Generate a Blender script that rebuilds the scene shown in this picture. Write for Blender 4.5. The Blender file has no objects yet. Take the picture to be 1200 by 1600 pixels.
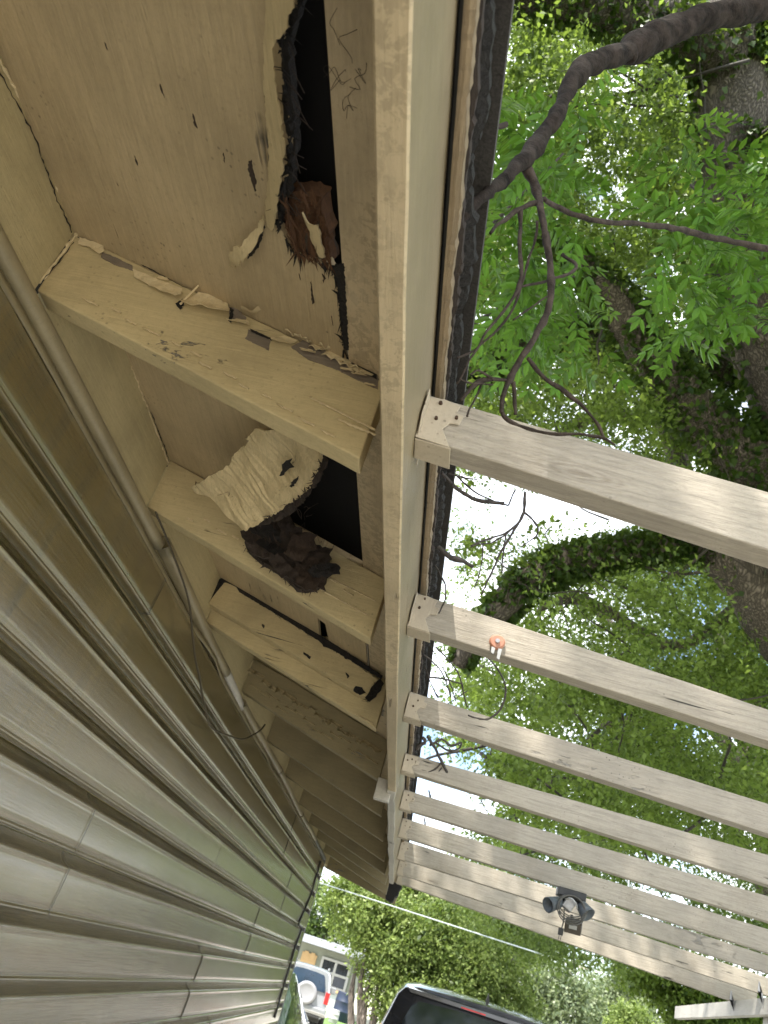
import bpy, bmesh, math, random
import numpy as np
from mathutils import Vector, Matrix, noise
random.seed(7); RNG = np.random.default_rng(11)
sc = bpy.context.scene
R = math.radians
# ------------------------------------------------------------------ camera
F, ROLL, CX, CY, VPX, VPY = 1250.0, 18.0, 600.0, 800.0, 12.0, 738.0
th = R(ROLL)
ux, uy = math.sin(th), -math.cos(th)
dd = -F*F/(VPX*ux+VPY*uy)
eY = Vector((VPX, VPY, F)).normalized()
eZ = Vector((ux*dd, uy*dd, F)).normalized()
eX = eY.cross(eZ)
EYE = 1.70
CAM = Vector((0, 0, EYE))
right = Vector((eX.x, eY.x, eZ.x)); down = Vector((eX.y, eY.y, eZ.y)); fwd = Vector((eX.z, eY.z, eZ.z))
cd = bpy.data.cameras.new('camera'); co = bpy.data.objects.new('camera', cd); sc.collection.objects.link(co)
m = Matrix((right, -down, -fwd)).transposed().to_4x4(); m.translation = CAM
co.matrix_world = m
cd.sensor_fit = 'VERTICAL'; cd.sensor_height = 36; cd.lens = F/1600*36
cd.dof.use_dof = True; cd.dof.focus_distance = 1.35; cd.dof.aperture_fstop = 12
cd.clip_start = 0.02; cd.clip_end = 2000
sc.camera = co
sc.render.resolution_x = 768; sc.render.resolution_y = 1024
# ------------------------------------------------------------------ light
SUN_EL, SUN_AZ = 60.0, 215.0           # azimuth clockwise from +Y : the sun stands behind and left of the camera
w = bpy.data.worlds.new('World'); sc.world = w; w.use_nodes = True
nt = w.node_tree; nt.nodes.clear()
wo = nt.nodes.new('ShaderNodeOutputWorld'); bg = nt.nodes.new('ShaderNodeBackground')
sky = nt.nodes.new('ShaderNodeTexSky'); sky.sky_type = 'NISHITA'; sky.sun_disc = False
sky.sun_elevation = R(SUN_EL); sky.sun_rotation = R(SUN_AZ); sky.air_density = 1.0; sky.dust_density = 1.5
tc = nt.nodes.new('ShaderNodeTexCoord')
cn = nt.nodes.new('ShaderNodeTexNoise'); cn.inputs['Scale'].default_value = 3.2; cn.inputs['Detail'].default_value = 7; cn.inputs['Roughness'].default_value = .6
cr = nt.nodes.new('ShaderNodeValToRGB'); cr.color_ramp.elements[0].position = .42; cr.color_ramp.elements[1].position = .56
mx = nt.nodes.new('ShaderNodeMix'); mx.data_type = 'RGBA'
mx.inputs[7].default_value = (8.6, 8.9, 9.4, 1)
nt.links.new(tc.outputs['Generated'], cn.inputs['Vector']); nt.links.new(cn.outputs['Fac'], cr.inputs['Fac'])
nt.links.new(cr.outputs['Color'], mx.inputs[0]); nt.links.new(sky.outputs[0], mx.inputs[6])
nt.links.new(mx.outputs[2], bg.inputs['Color']); bg.inputs['Strength'].default_value = 0.15
nt.links.new(bg.outputs[0], wo.inputs[0])
sd = bpy.data.lights.new('sun', 'SUN'); sd.energy = 4.5; sd.angle = R(0.5); sd.color = (1, .95, .86)
so = bpy.data.objects.new('sun', sd); sc.collection.objects.link(so)
el, az = R(SUN_EL), R(SUN_AZ)
sun_dir = Vector((math.sin(az)*math.cos(el), math.cos(az)*math.cos(el), math.sin(el)))
so.rotation_euler = sun_dir.to_track_quat('Z', 'Y').to_euler(); so.location = (-6, -8, 15)
sc.view_settings.view_transform = 'Standard'; sc.view_settings.look = 'None'
sc.view_settings.exposure = 1.48; sc.view_settings.gamma = 1.0

# ------------------------------------------------------------------ measuring helpers (photo pixel -> point in the place)
A = 0.71                                # metres per calibration unit
def ray(p): 
    return right*((p[0]-CX)/F) + down*((p[1]-CY)/F) + fwd
def AX(p, x): r = ray(p); return CAM + r*(x/r.x)
def AY(p, y): r = ray(p); return CAM + r*(y/r.y)
def AZ(p, z): r = ray(p); return CAM + r*((z-EYE)/r.z)
def PD(p, d): return CAM + ray(p)*d
def zu(v): return EYE + A*v             # height from calibration units above the eye
DK0, DKS = (.925-.285*.28)*A, -.285     # roof deck underside plane
def deck_z(x): return EYE + DK0 + DKS*x
def SL(p, off, y0, s):
    r = ray(p); return CAM + r*((DK0-off+s*y0)/(r.z-DKS*r.x+s*r.y))
def DK(p, off=0.0):
    r = ray(p); return CAM + r*((DK0-off)/(r.z-DKS*r.x))
# ------------------------------------------------------------------ object helpers
def link(o): sc.collection.objects.link(o); return o
def empty(name, label, cat, loc, group=None):
    o = bpy.data.objects.new(name, None); link(o); o.location = loc; o['label'] = label; o['category'] = cat
    o.empty_display_size = .1
    if group: o['group'] = group
    return o
def loc_of(parent):
    v = Vector((0, 0, 0))
    while parent is not None: v += parent.location; parent = parent.parent
    return v
def finish(name, me, mat, parent=None, smooth=False, label=None, cat=None, group=None, kind=None, origin=None):
    """vertices are in world space; shift them to the parent's origin"""
    o = bpy.data.objects.new(name, me); link(o)
    off = loc_of(parent) if parent else Vector(origin if origin is not None else (0, 0, 0))
    me.transform(Matrix.Translation(-off))
    if parent: o.parent = parent
    else: o.location = off
    for mm in (mat if isinstance(mat, (list, tuple)) else [mat]): me.materials.append(mm)
    if smooth:
        for p in me.polygons: p.use_smooth = True
    if label: o['label'] = label
    if cat: o['category'] = cat
    if group: o['group'] = group
    if kind: o['kind'] = kind
    return o
def mesh_bm(bm, name='m'):
    me = bpy.data.meshes.new(name); bmesh.ops.recalc_face_normals(bm, faces=bm.faces); bm.to_mesh(me); bm.free(); return me
def bevel(o, w=.002, seg=2):
    md = o.modifiers.new('bevel', 'BEVEL'); md.width = w; md.segments = seg; md.limit_method = 'ANGLE'; md.angle_limit = R(40); return o
def add_box(bm, lo, hi, rot=None, piv=None):
    lo = Vector(lo); hi = Vector(hi)
    r = bmesh.ops.create_cube(bm, size=1)
    c = (lo+hi)/2; s = hi-lo
    for v in r['verts']:
        v.co = Vector((v.co.x*s.x, v.co.y*s.y, v.co.z*s.z)) + c
        if rot is not None: v.co = rot @ (v.co-(piv or c)) + (piv or c)
    return r['verts']
def add_prism(bm, poly, ext):
    """closed solid from 3D polygon swept by vector ext"""
    ext = Vector(ext); a = [bm.verts.new(Vector(p)) for p in poly]; b = [bm.verts.new(Vector(p)+ext) for p in poly]
    n = len(a); bm.faces.new(a); bm.faces.new(b[::-1])
    for i in range(n): bm.faces.new((a[i], b[i], b[(i+1) % n], a[(i+1) % n]))
def slab(poly, ext, cuts=(), amp=0.0, fr=8.0, seed=0):
    """solid from polygon, cut by planes (point, normal) and roughened"""
    bm = bmesh.new(); add_prism(bm, poly, ext)
    for p, n in cuts: bmesh.ops.bisect_plane(bm, geom=bm.verts[:]+bm.edges[:]+bm.faces[:], plane_co=p, plane_no=n)
    if amp:
        for v in bm.verts:
            q = v.co*fr + Vector((seed, seed*2, 0)); v.co += noise.noise_vector(q)*amp
    return mesh_bm(bm)
def beam_cuts(p0, p1, n):
    p0, p1 = Vector(p0), Vector(p1); d = (p1-p0)
    return [(p0+d*(i/n), d.normalized()) for i in range(1, n)]
def tube_data(pts, rads, sides=8, rough=0.0, fr=20, smooth_n=1):
    pts = [Vector(p) for p in pts]; rads = list(rads) if hasattr(rads, '__len__') else [rads]*len(pts)
    # catmull-rom resample
    if smooth_n > 1 and len(pts) > 2:
        P, Q = [], []
        for i in range(len(pts)-1):
            p0 = pts[max(i-1, 0)]; p1 = pts[i]; p2 = pts[i+1]; p3 = pts[min(i+2, len(pts)-1)]
            for k in range(smooth_n):
                t = k/smooth_n
                P.append(.5*((2*p1)+(p2-p0)*t+(2*p0-5*p1+4*p2-p3)*t*t+(3*p1-p0-3*p2+p3)*t**3)); Q.append(rads[i]*(1-t)+rads[i+1]*t)
        P.append(pts[-1]); Q.append(rads[-1]); pts, rads = P, Q
    vs, fs = [], []
    t0 = (pts[1]-pts[0]).normalized(); nrm = t0.orthogonal().normalized()
    for i, p in enumerate(pts):
        a = pts[max(i-1, 0)]; b = pts[min(i+1, len(pts)-1)]; t = (b-a).normalized() if (b-a).length > 1e-9 else t0
        nrm = (nrm - t*nrm.dot(t)).normalized(); bn = t.cross(nrm)
        for k in range(sides):
            an = 2*math.pi*k/sides; d = nrm*math.cos(an)+bn*math.sin(an)
            r = rads[i]
            if rough: r *= 1+rough*noise.noise(Vector((p+d*r)*fr))*2
            vs.append(p+d*r)
    n = len(pts)
    for i in range(n-1):
        for k in range(sides): fs.append((i*sides+k, i*sides+(k+1) % sides, (i+1)*sides+(k+1) % sides, (i+1)*sides+k))
    fs.append(tuple(range(sides))[::-1]); fs.append(tuple((n-1)*sides+k for k in range(sides)))
    return vs, fs
class MB:
    def __init__(s): s.v = []; s.f = []
    def add(s, vf):
        o = len(s.v); s.v += [tuple(x) for x in vf[0]]; s.f += [tuple(i+o for i in f) for f in vf[1]]; return s
    def tube(s, *a, **k): return s.add(tube_data(*a, **k))
    def mesh(s): me = bpy.data.meshes.new('m'); me.from_pydata(s.v, [], s.f); me.update(); return me
def jag(poly, n=4, amp=.004, seed=0, closed=True):
    """fractal roughening of a 3D outline"""
    rs = random.Random(seed); out = []
    N = len(poly)
    for i in range(N if closed else N-1):
        a = Vector(poly[i]); b = Vector(poly[(i+1) % N]); out.append(a)
        k = max(1, int((b-a).length/ (amp*2.2))) ; k = min(k, 40)
        for j in range(1, k):
            p = a.lerp(b, j/k); out.append(p+Vector((rs.uniform(-1, 1), rs.uniform(-1, 1), rs.uniform(-.3, .3)))*amp)
    if not closed: out.append(Vector(poly[-1]))
    return out
# ------------------------------------------------------------------ materials
def N(nt, t, **k):
    n = nt.nodes.new(t)
    for a, b in k.items():
        if a in n.inputs: n.inputs[a].default_value = b
        else: setattr(n, a, b)
    return n
def newmat(name):
    m = bpy.data.materials.new(name); m.use_nodes = True; nt = m.node_tree
    return m, nt, nt.nodes['Principled BSDF']
def ramp(nt, fac, stops):
    r = nt.nodes.new('ShaderNodeValToRGB'); e = r.color_ramp.elements
    while len(e) < len(stops): e.new(.5)
    for i, (p, c) in enumerate(stops): e[i].position = p; e[i].color = (*c, 1) if len(c) == 3 else c
    nt.links.new(fac, r.inputs['Fac']); return r.outputs['Color']
def mixc(nt, fac, a, b):
    n = nt.nodes.new('ShaderNodeMix'); n.data_type = 'RGBA'
    for i, v in ((0, fac), (6, a), (7, b)):
        if isinstance(v, bpy.types.NodeSocket): nt.links.new(v, n.inputs[i])
        else: n.inputs[i].default_value = v if i == 0 else (*v[:3], 1)
    return n.outputs[2]
def math_(nt, op, a, b=0.0, c=None):
    n = nt.nodes.new('ShaderNodeMath'); n.operation = op
    for i, v in enumerate((a, b) if c is None else (a, b, c)):
        if isinstance(v, bpy.types.NodeSocket): nt.links.new(v, n.inputs[i])
        else: n.inputs[i].default_value = v
    return n.outputs[0]
def coords(nt, scale=(1, 1, 1)):
    g = nt.nodes.new('ShaderNodeNewGeometry'); mp = nt.nodes.new('ShaderNodeMapping'); mp.inputs['Scale'].default_value = scale
    nt.links.new(g.outputs['Position'], mp.inputs['Vector']); return mp.outputs[0]
def noise_n(nt, vec, scale, detail=6, rough=.6, dist=0):
    n = nt.nodes.new('ShaderNodeTexNoise'); n.inputs['Scale'].default_value = scale; n.inputs['Detail'].default_value = detail
    n.inputs['Roughness'].default_value = rough; n.inputs['Distortion'].default_value = dist
    nt.links.new(vec, n.inputs['Vector']); return n.outputs['Fac']
def bump(nt, b, h, strength=.3, dist=.002, prev=None):
    n = nt.nodes.new('ShaderNodeBump'); n.inputs['Strength'].default_value = strength; n.inputs['Distance'].default_value = dist
    nt.links.new(h, n.inputs['Height'])
    if prev is not None: nt.links.new(prev, n.inputs['Normal'])
    nt.links.new(n.outputs[0], b.inputs['Normal']); return n.outputs[0]
def painted(name, col, axis='Y', chips=.2, crack=.3, rough=.55, grain=.35, speck=.5, col2=None, under=(.19, .17, .15), scaly=False, knots=False):
    m, nt, b = newmat(name)
    sx = {'X': (.055, 1, 1), 'Y': (1, .055, 1), 'Z': (1, 1, .055)}[axis]
    mx_ = {'X': (.3, 1, 1), 'Y': (1, .3, 1), 'Z': (1, 1, .3)}[axis]
    v1 = coords(nt, (1, 1, 1)); vg = coords(nt, sx); vm = coords(nt, mx_)
    big = noise_n(nt, v1, 3.2, 5, .6, .3); fine = noise_n(nt, v1, 70, 4, .7); gr = noise_n(nt, vg, 150, 6, .75, .8)
    gr2 = noise_n(nt, vg, 45, 4, .6, 1.5)
    dark = tuple(c*.74 for c in col); lite = col2 or tuple(min(1, c*1.14) for c in col)
    c0 = ramp(nt, big, [(.3, dark), (.5, col), (.72, lite)])
    c1 = mixc(nt, math_(nt, 'MULTIPLY', ramp(nt, gr, [(.3, (1, 1, 1)), (.55, (0, 0, 0))]), .32*grain/.35), c0, tuple(c*.55 for c in col))
    mot = noise_n(nt, v1, 130, 3, .8); mot2 = noise_n(nt, vg, 260, 3, .7, .5)
    c1 = mixc(nt, math_(nt, 'MULTIPLY', ramp(nt, mot, [(.35, (1, 1, 1)), (.5, (0, 0, 0))]), .22), c1, tuple(c*.6 for c in col))
    c1 = mixc(nt, math_(nt, 'MULTIPLY', ramp(nt, mot2, [(.56, (0, 0, 0)), (.66, (1, 1, 1))]), .25), c1, tuple(min(1, c*1.3) for c in col))
    if scaly:
        sm = math_(nt, 'MULTIPLY', ramp(nt, noise_n(nt, v1, 60, 6, .75, .6), [(.48, (0, 0, 0)), (.50, (1, 1, 1))]), ramp(nt, noise_n(nt, vm, 3.5, 3, .6), [(.42, (0, 0, 0)), (.52, (1, 1, 1))]))
        c1 = mixc(nt, math_(nt, 'MULTIPLY', sm, .55), c1, tuple(min(1, c*1.45) for c in col))
    if knots:
        kv = N(nt, 'ShaderNodeTexVoronoi', Scale=1.0); nt.links.new(coords(nt, (2.2, 6, 9)), kv.inputs['Vector'])
        wob = math_(nt, 'ADD', kv.outputs['Distance'], math_(nt, 'MULTIPLY', big, .10))
        ring = math_(nt, 'MULTIPLY_ADD', math_(nt, 'SINE', math_(nt, 'MULTIPLY', wob, 190.0)), .5, .5)
        km = math_(nt, 'MULTIPLY', ring, ramp(nt, kv.outputs['Distance'], [(.03, (1, 1, 1)), (.19, (0, 0, 0))]))
        kc = ramp(nt, kv.outputs['Distance'], [(.035, (1, 1, 1)), (.06, (0, 0, 0))])
        c1 = mixc(nt, math_(nt, 'MULTIPLY', km, .5), c1, (.15, .11, .075)); c1 = mixc(nt, math_(nt, 'MULTIPLY', kc, .6), c1, (.10, .07, .05))
        rst = ramp(nt, noise_n(nt, coords(nt, (1.2, 1, .5)), 5, 6, .7), [(.52, (0, 0, 0)), (.75, (1, 1, 1))]); c1 = mixc(nt, math_(nt, 'MULTIPLY', rst, .4), c1, (.22, .175, .12))
    # dirt film
    dirt = ramp(nt, noise_n(nt, vm, 9, 8, .72, .6), [(.5, (0, 0, 0)), (.78, (1, 1, 1))])
    c1 = mixc(nt, math_(nt, 'MULTIPLY', dirt, .28), c1, tuple(c*.5 for c in (col[0], col[1]*.97, col[2]*.9)))
    # long grain cracks
    ck = ramp(nt, math_(nt, 'MULTIPLY', gr2, noise_n(nt, v1, 5, 3)), [(.115-.02*(1-crack), (1, 1, 1)), (.135, (0, 0, 0))])
    c2 = mixc(nt, math_(nt, 'MULTIPLY', ck, crack), c1, (.05, .045, .035))
    # chips down to grey wood
    chn = math_(nt, 'MULTIPLY', noise_n(nt, vm, 34, 9, .75, .4), noise_n(nt, vm, 3.1, 2))
    chm = ramp(nt, chn, [(.41-.1*chips, (0, 0, 0)), (.415-.1*chips, (1, 1, 1))])
    wood = mixc(nt, gr, tuple(c*.5 for c in under), tuple(c*1.25 for c in under))
    c3 = mixc(nt, chm, c2, wood) if chips > 0 else c2
    # specks (mildew dots)
    vo = nt.nodes.new('ShaderNodeTexVoronoi'); vo.inputs['Scale'].default_value = 85; nt.links.new(v1, vo.inputs['Vector'])
    sp = math_(nt, 'MULTIPLY', ramp(nt, vo.outputs['Distance'], [(.12, (1, 1, 1)), (.2, (0, 0, 0))]), ramp(nt, noise_n(nt, v1, 7, 4), [(.5, (0, 0, 0)), (.68, (1, 1, 1))]))
    c4 = mixc(nt, math_(nt, 'MULTIPLY', sp, speck), c3, (.06, .05, .03))
    nt.links.new(c4, b.inputs['Base Color'])
    nt.links.new(math_(nt, 'MULTIPLY_ADD', big, .25, rough-.12), b.inputs['Roughness'])
    h = math_(nt, 'ADD', math_(nt, 'MULTIPLY', gr, grain), math_(nt, 'MULTIPLY', fine, .25))
    h = math_(nt, 'SUBTRACT', h, math_(nt, 'MULTIPLY', ck, .9))
    if chips > 0: h = math_(nt, 'SUBTRACT', h, math_(nt, 'MULTIPLY', chm, .7))
    bump(nt, b, h, .9, .003)
    return m
TAN = (.40, .345, .225)
M = {}
M['soffit'] = painted('soffit_paint', (.47, .365, .215), 'Y', chips=.12, crack=.9, speck=.6, grain=.5)
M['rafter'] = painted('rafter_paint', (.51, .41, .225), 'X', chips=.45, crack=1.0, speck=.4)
M['rafter_shaded'] = painted('rafter_paint_shaded', (.24, .195, .105), 'X', chips=.15, crack=.5, speck=.5)  # far-eave shade put into a darker copy of the rafter paint
M['block'] = painted('blocking_paint', (.46, .385, .215), 'Y', chips=.1, crack=.3, speck=.5)
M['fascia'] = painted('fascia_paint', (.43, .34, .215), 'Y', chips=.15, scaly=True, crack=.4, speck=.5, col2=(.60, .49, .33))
M['fascia_out_shaded'] = painted('fascia_outer_shaded', (.26, .205, .125), 'Y', chips=0, crack=.15, speck=.7, rough=.4)  # light balance put into colour: outer face darker than the same board
M['pergola'] = painted('pergola_paint', (.40, .35, .28), 'X', knots=True, chips=.2, crack=1.0, speck=.7, grain=.9, under=(.3, .27, .23))
M['header'] = painted('header_paint', (.5, .47, .42), 'Y', chips=.1, crack=.3, speck=.4, under=(.3, .27, .23))
M['hanger'] = painted('hanger_paint', (.42, .355, .265), 'Z', chips=.45, crack=.1, speck=1.0, grain=.05, under=(.10, .07, .04))
M['trim'] = painted('vinyl_trim', (.26, .215, .13), 'Y', chips=0, crack=0, speck=.25, grain=.06, rough=.36)
M['barewood'] = painted('weathered_wood', (.20, .16, .12), 'X', chips=0, crack=.9, speck=.5, grain=.8)
M['veneer'] = painted('veneer_paint', (.56, .445, .25), 'Y', chips=.3, crack=.8, speck=.5, grain=.6, under=(.16, .10, .06))
M['flake'] = painted('paint_flake', (.66, .54, .33), 'X', chips=0, crack=.2, speck=.3, grain=.1)
M['pale'] = painted('pale_trim', (.48, .45, .40), 'Y', chips=.2, crack=.3, speck=.4)
M['flaketan'] = painted('paint_flake_dull', (.38, .31, .18), 'X', chips=0, crack=.3, speck=.3, grain=.2)
def siding_mat():
    m, nt, b = newmat('vinyl_siding')
    v1 = coords(nt); vg = coords(nt, (1, .035, 1)); vv = coords(nt, (1, 1, .12))
    big = noise_n(nt, v1, 2.3, 5, .6); gr = noise_n(nt, vg, 210, 5, .7, 1.0); streak = noise_n(nt, vv, 22, 6, .7)
    c = ramp(nt, big, [(.3, (.105, .076, .030)), (.6, (.155, .116, .052))])
    c = mixc(nt, math_(nt, 'MULTIPLY', ramp(nt, streak, [(.45, (0, 0, 0)), (.7, (1, 1, 1))]), .6), c, (.09, .08, .055))
    c = mixc(nt, math_(nt, 'MULTIPLY', ramp(nt, gr, [(.35, (1, 1, 1)), (.5, (0, 0, 0))]), .22), c, (.06, .05, .025))
    vo = N(nt, 'ShaderNodeTexVoronoi', Scale=38.0); nt.links.new(v1, vo.inputs['Vector'])
    sp = math_(nt, 'MULTIPLY', ramp(nt, vo.outputs['Distance'], [(.07, (1, 1, 1)), (.12, (0, 0, 0))]), ramp(nt, noise_n(nt, v1, 9, 3), [(.52, (0, 0, 0)), (.62, (1, 1, 1))]))
    c = mixc(nt, math_(nt, 'MULTIPLY', sp, .7), c, (.04, .03, .02))
    nt.links.new(c, b.inputs['Base Color'])
    nt.links.new(math_(nt, 'MULTIPLY_ADD', streak, .2, .10), b.inputs['Roughness'])
    b.inputs['Specular IOR Level'].default_value = 1.0; b.inputs['IOR'].default_value = 1.55; b.inputs['Coat Weight'].default_value = .9; b.inputs['Coat Roughness'].default_value = .2
    bump(nt, b, math_(nt, 'ADD', gr, math_(nt, 'MULTIPLY', noise_n(nt, v1, 160, 3), .3)), .6, .0017)
    return m
M['siding'] = siding_mat()
def simple(name, col, rough=.5, metal=0, nscale=30, nvar=.25, bstr=.2, bdist=.002, spec=.5, coat=0):
    m, nt, b = newmat(name); v = coords(nt)
    f = noise_n(nt, v, nscale, 6, .65)
    nt.links.new(ramp(nt, f, [(.3, tuple(c*(1-nvar) for c in col)), (.7, tuple(min(1, c*(1+nvar)) for c in col))]), b.inputs['Base Color'])
    b.inputs['Roughness'].default_value = rough; b.inputs['Metallic'].default_value = metal
    b.inputs['Specular IOR Level'].default_value = spec; b.inputs['Coat Weight'].default_value = coat
    if bstr: bump(nt, b, f, bstr, bdist)
    return m
M['void'] = simple('attic_wood_shaded', (.006, .005, .005), .9, nscale=25)  # darkness of the eave cavity put into a near-black wood colour
M['tar'] = simple('tar_shingle_gap_shade', (.009, .007, .006), .75, nscale=140, nvar=.6, bstr=1, bdist=.006)  # tarred edge and char, also the painted shade in eave gaps
M['shingle'] = simple('shingle_top', (.06, .055, .05), .9, nscale=300, nvar=.5, bstr=.6)
M['rot'] = painted('rotten_wood', (.038, .025, .018), 'Y', chips=.3, crack=.9, speck=.8, grain=1.4, rough=.8, under=(.015, .012, .01))
M['rot2'] = painted('rotten_ply', (.045, .027, .017), 'Y', chips=.4, crack=.9, speck=.8, grain=1.4, rough=.85, under=(.02, .013, .01))
M['rotbrown'] = painted('rotten_brown', (.11, .048, .018), 'Y', chips=.3, crack=.9, speck=.6, grain=1.4, rough=.8, under=(.03, .016, .008))
M['black'] = simple('black_plastic_gap_shade', (.02, .02, .02), .45, bstr=.1)  # plastic parts, also the painted shade of siding joints and fascia gap
M['lampgrey'] = simple('lamp_grey', (.085, .10, .115), .45, nvar=.2)
M['lampbrown'] = simple('lamp_box_brown', (.075, .062, .048), .5, nvar=.3)
M['metal'] = simple('dull_metal', (.35, .34, .33), .42, metal=.8, nscale=60)
M['rust'] = simple('rusty_nail', (.07, .04, .025), .7, metal=.3, nscale=200, nvar=.5)
M['orange'] = simple('orange_washer', (.42, .19, .12), .5, nvar=.15)
M['label'] = simple('label_paper', (.45, .45, .44), .5, nvar=.1)
M['cable'] = simple('grey_cable', (.10, .095, .085), .5)
M['wire'] = simple('old_wire', (.06, .045, .025), .6, nscale=300, nvar=.5)
def bark_mat(name, c1, c2, sc_=18, st=(1, 1, .25), bd=.02, bs=1.0):
    m, nt, b = newmat(name); v = coords(nt, st)
    vo = N(nt, 'ShaderNodeTexVoronoi', Scale=float(sc_), feature='DISTANCE_TO_EDGE'); 
    nz = nt.nodes.new('ShaderNodeTexNoise'); nz.inputs['Scale'].default_value = 8; nt.links.new(v, nz.inputs['Vector'])
    mv = nt.nodes.new('ShaderNodeMix'); mv.data_type = 'VECTOR'; mv.inputs[0].default_value = .2
    nt.links.new(v, mv.inputs[4]); nt.links.new(nz.outputs['Color'], mv.inputs[5]); nt.links.new(mv.outputs[1], vo.inputs['Vector'])
    n2 = noise_n(nt, v, sc_*2.2, 7, .7)
    f = math_(nt, 'ADD', math_(nt, 'MULTIPLY', vo.outputs['Distance'], 1.6), math_(nt, 'MULTIPLY', n2, .55))
    nt.links.new(ramp(nt, f, [(.2, tuple(c*.45 for c in c1)), (.42, c1), (.85, c2)]), b.inputs['Base Color'])
    b.inputs['Roughness'].default_value = .85; bump(nt, b, f, bs, bd); return m
M['bark'] = bark_mat('oak_bark', (.11, .09, .078), (.27, .225, .195), 30, (1, 1, .12), .02)
M['limbdark'] = simple('dark_branch_bark', (.026, .020, .017), .9, nscale=45, nvar=.8, bstr=1, bdist=.008, spec=.15)
M['twig'] = simple('branch_bark', (.045, .034, .028), .85, spec=.2, nscale=55, nvar=.65, bstr=1, bdist=.006)
M['twigdark'] = simple('dark_twig', (.055, .046, .04), .8, nscale=120, nvar=.6, bstr=1, bdist=.003)
def leaf_mat(name, c1, c2, trans=.45, rough=.45):
    m, nt, b = newmat(name); out = nt.nodes['Material Output']
    g = nt.nodes.new('ShaderNodeNewGeometry'); v = coords(nt)
    f = math_(nt, 'ADD', math_(nt, 'MULTIPLY', g.outputs['Random Per Island'], .6), math_(nt, 'MULTIPLY', noise_n(nt, v, .9, 3), .5))
    c = ramp(nt, f, [(.28, c1), (.75, c2)])
    nt.links.new(c, b.inputs['Base Color']); b.inputs['Roughness'].default_value = rough; b.inputs['Specular IOR Level'].default_value = .35
    t = nt.nodes.new('ShaderNodeBsdfTranslucent'); ct = mixc(nt, .5, c, (.30, .42, .05)); nt.links.new(ct, t.inputs['Color'])
    ms = nt.nodes.new('ShaderNodeMixShader'); ms.inputs[0].default_value = trans
    nt.links.new(b.outputs[0], ms.inputs[1]); nt.links.new(t.outputs[0], ms.inputs[2]); nt.links.new(ms.outputs[0], out.inputs['Surface'])
    return m
M['oakleaf'] = leaf_mat('oak_leaf', (.026, .056, .012), (.22, .31, .07), .5)
M['darkleaf'] = leaf_mat('dark_leaf', (.020, .042, .014), (.13, .19, .055), .45)
M['ivy'] = leaf_mat('ivy_leaf', (.02, .05, .012), (.075, .13, .028), .3)
M['ashleaf'] = leaf_mat('pinnate_leaf', (.022, .075, .008), (.085, .22, .02), .40)
M['sunleaf'] = leaf_mat('bush_leaf', (.10, .15, .04), (.27, .34, .11), .4)
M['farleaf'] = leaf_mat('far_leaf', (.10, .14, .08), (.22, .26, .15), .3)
M['concrete'] = simple('pale_concrete', (.56, .53, .47), .9, nscale=2.2, nvar=.12, bstr=.1)
M['grass'] = simple('lawn_grass', (.10, .17, .04), .95, nscale=6, nvar=.45, bstr=.4, bdist=.03)
M['soil'] = simple('ground_soil', (.34, .33, .24), .95, nscale=1.2, nvar=.4, bstr=.4, bdist=.03)

# ------------------------------------------------------------------ ground
def sheet(name, pts, z, mat, n=0):
    bm = bmesh.new(); bm.faces.new([bm.verts.new((x, y, z)) for x, y in pts])
    return finish(name, mesh_bm(bm), mat, kind='structure')
sheet('ground', [(-400, -400), (400, -400), (400, 400), (-400, 400)], 0, M['soil'])
sheet('driveway', [(-.55, -8), (6.5, -8), (6.5, 16), (3.5, 30), (-1.05, 30), (-.9, 16)], .012, M['concrete'])
sheet('road', [(-14, 30.02), (9, 30.02), (9, 36.6), (-14, 36.6)], .016, M['concrete'])
sheet('lawn', [(6.52, -8), (40, -8), (40, 29), (6.52, 29)], .008, M['grass'])

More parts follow.
